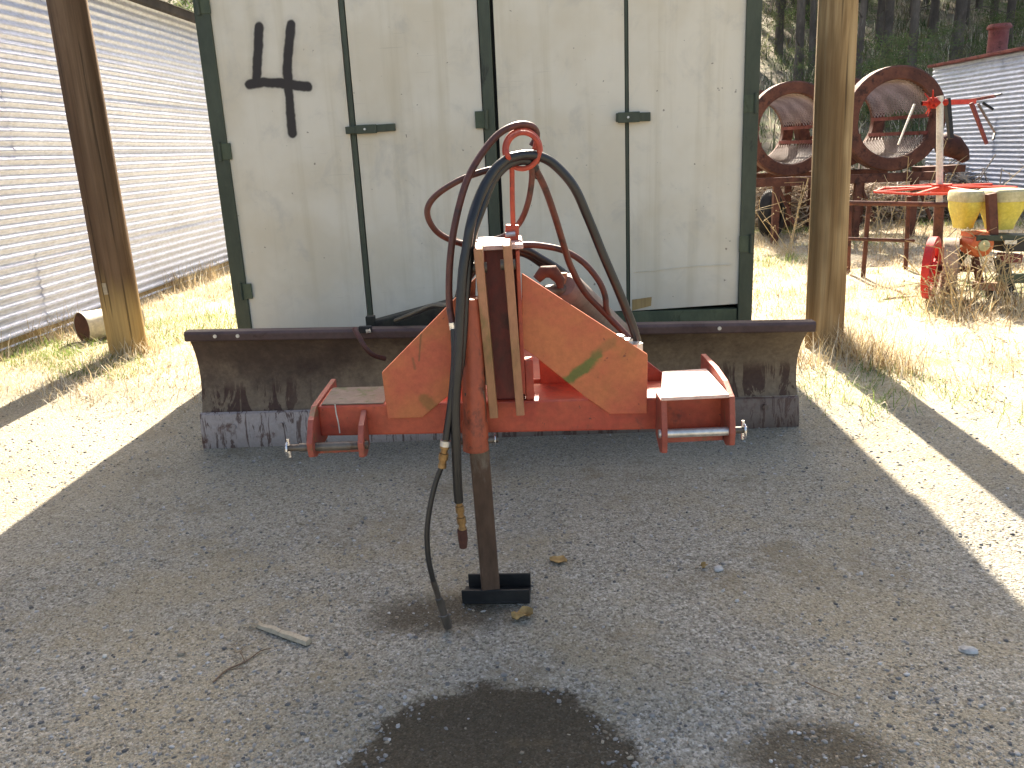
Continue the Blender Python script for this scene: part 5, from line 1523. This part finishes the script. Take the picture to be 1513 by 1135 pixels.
def make_foliage(h, z0, rmax, n, seed, mats, size=0.5, ball=False):
    g = np.random.default_rng(seed)
    nb = 70
    if ball:
        th = g.uniform(0, 6.28, nb); rr_ = rmax * np.sqrt(g.uniform(0, 1, nb)); zz = z0 + (h - z0) * g.uniform(0, 1, nb)
    else:
        t = g.uniform(0, 1, nb) ** 0.8; zz = z0 + (h - z0) * t
        th = g.uniform(0, 6.28, nb); rr_ = rmax * (1 - 0.8 * t) * g.uniform(0.2, 1, nb)
    C = np.stack([rr_ * np.cos(th), rr_ * np.sin(th), zz], 1)
    idx = g.integers(0, nb, n)
    c = C[idx] + g.normal(0, 0.24 if not ball else 0.16, (n, 3)) * np.array([1, 1, 0.6])
    d1 = g.normal(0, 1, (n, 3)); d1 /= np.linalg.norm(d1, axis=1)[:, None]
    d2 = np.cross(d1, g.normal(0, 1, (n, 3))); d2 /= np.linalg.norm(d2, axis=1)[:, None]
    s = size * g.uniform(0.5, 1.2, n)[:, None]
    V = np.stack([c - d1 * s * 0.5, c + d2 * s * 0.11, c + d1 * s * 0.5, c - d2 * s * 0.11], 1).reshape(-1, 3)
    F = np.arange(n * 4).reshape(-1, 4)
    mi = (g.uniform(0, 1, nb) < 0.35).astype(int)[idx]
    return np_mesh('crown', V, F, mats, mi)
trunks = [make_trunk(15 + i, 0.13 + 0.025 * (i % 3), 20 + i) for i in range(4)]
crowns = [make_foliage(16.5 + i, 7.5 + 0.7 * i, 2.1, 2600, 40 + i, ('needles', 'needles_light'), 0.42) for i in range(4)]
bushes = [make_foliage(1.7 + 0.5 * i, 0.1, 0.9 + 0.15 * i, 2200, 60 + i, ('scrub', 'needles_light'), 0.13, True) for i in range(3)]
spots = []
tries = 0
while len(spots) < 190 and tries < 20000:
    tries += 1
    y = 27 + 46 * rng.random() ** 1.15
    if rng.random() < 0.74: x = y * rng.uniform(0.20, 0.72)
    else: x = y * rng.uniform(-0.85, 0.25)
    if x < 9 and y < 44: continue
    if all((x - a) ** 2 + (y - b_) ** 2 > 1.55 ** 2 for a, b_, *_ in spots): spots.append((x, y))
for i, (x, y) in enumerate(spots):
    v = i % 4
    far = y > 45
    o = thing('pine_tree', 'tall pine with bare dark trunk deep in the hillside forest' if far else 'tall straight pine with bare dark trunk at the front of the hillside forest', 'tree', (x, y, gz(x, y)), 'pines deep in the forest' if far else 'pines along the front of the forest')
    sc = rng.uniform(0.85, 1.15) * (0.85 if x < 9 else 1.0)
    o.scale = (sc, sc, sc * rng.uniform(0.9, 1.1)); o.rotation_euler = (rng.gauss(0, 0.012), rng.gauss(0, 0.012), rng.uniform(0, 6.28))
    t_ = link('trunk', trunks[v], None, (0, 0, 0), o)
    c_ = link('crown', crowns[(v + i // 7) % 4], None, (0, 0, 0), o)
bs = []
for i in range(16):
    y = rng.uniform(19, 36); x = y * rng.uniform(-0.62, -0.34)
    o = link('bush', bushes[i % 3], None, (x, y, gz(x, y) - 0.05))
    s_ = rng.uniform(1.3, 2.1); o.scale = (s_, s_, s_); o.rotation_euler = (0, 0, rng.uniform(0, 6.28))
    tag(o, 'tall green scrub bush growing behind the long corrugated shed', 'bush', 'scrub bushes behind the long shed')
for i in range(34):
    y = rng.uniform(21, 46); x = y * (rng.uniform(0.22, 0.70) if i % 4 else rng.uniform(-0.6, 0.1))
    o = link('bush', bushes[i % 3], None, (x, y, gz(x, y) - 0.05))
    s_ = rng.uniform(0.45, 1.0); o.scale = (s_, s_, s_); o.rotation_euler = (0, 0, rng.uniform(0, 6.28))
    tag(o, 'leafy green scrub bush growing under the pines', 'bush', 'scrub bushes under the pines')
n = 26000
yy = nr.uniform(17, 46, n); xx = yy * nr.uniform(0.2, 0.75, n)
xx[: n // 5] = yy[: n // 5] * nr.uniform(-0.55, 0.1, n // 5)
k = pn2(xx, yy, 0.5, 1.0) + nr.normal(0, 0.3, n) > 0.0
xx, yy = xx[k], yy[k]; n = len(xx)
P = np.stack([xx, yy, gzs(xx, yy) - 0.02], 1)
mi = nr.choice(4, n, p=[0.22, 0.2, 0.2, 0.38])
me = blades(P, nr.uniform(0.2, 0.9, n), np.clip(nr.normal(0.8, 0.4, n), 0.1, 1.5), nr.uniform(0.008, 0.022, n), ('straw_pale', 'brush_dark', 'needles', 'scrub'), mi, 'undergrowth')
tag(link('undergrowth', me, 'stuff'), 'mixed dry and green undergrowth covering the forest slope', 'undergrowth')
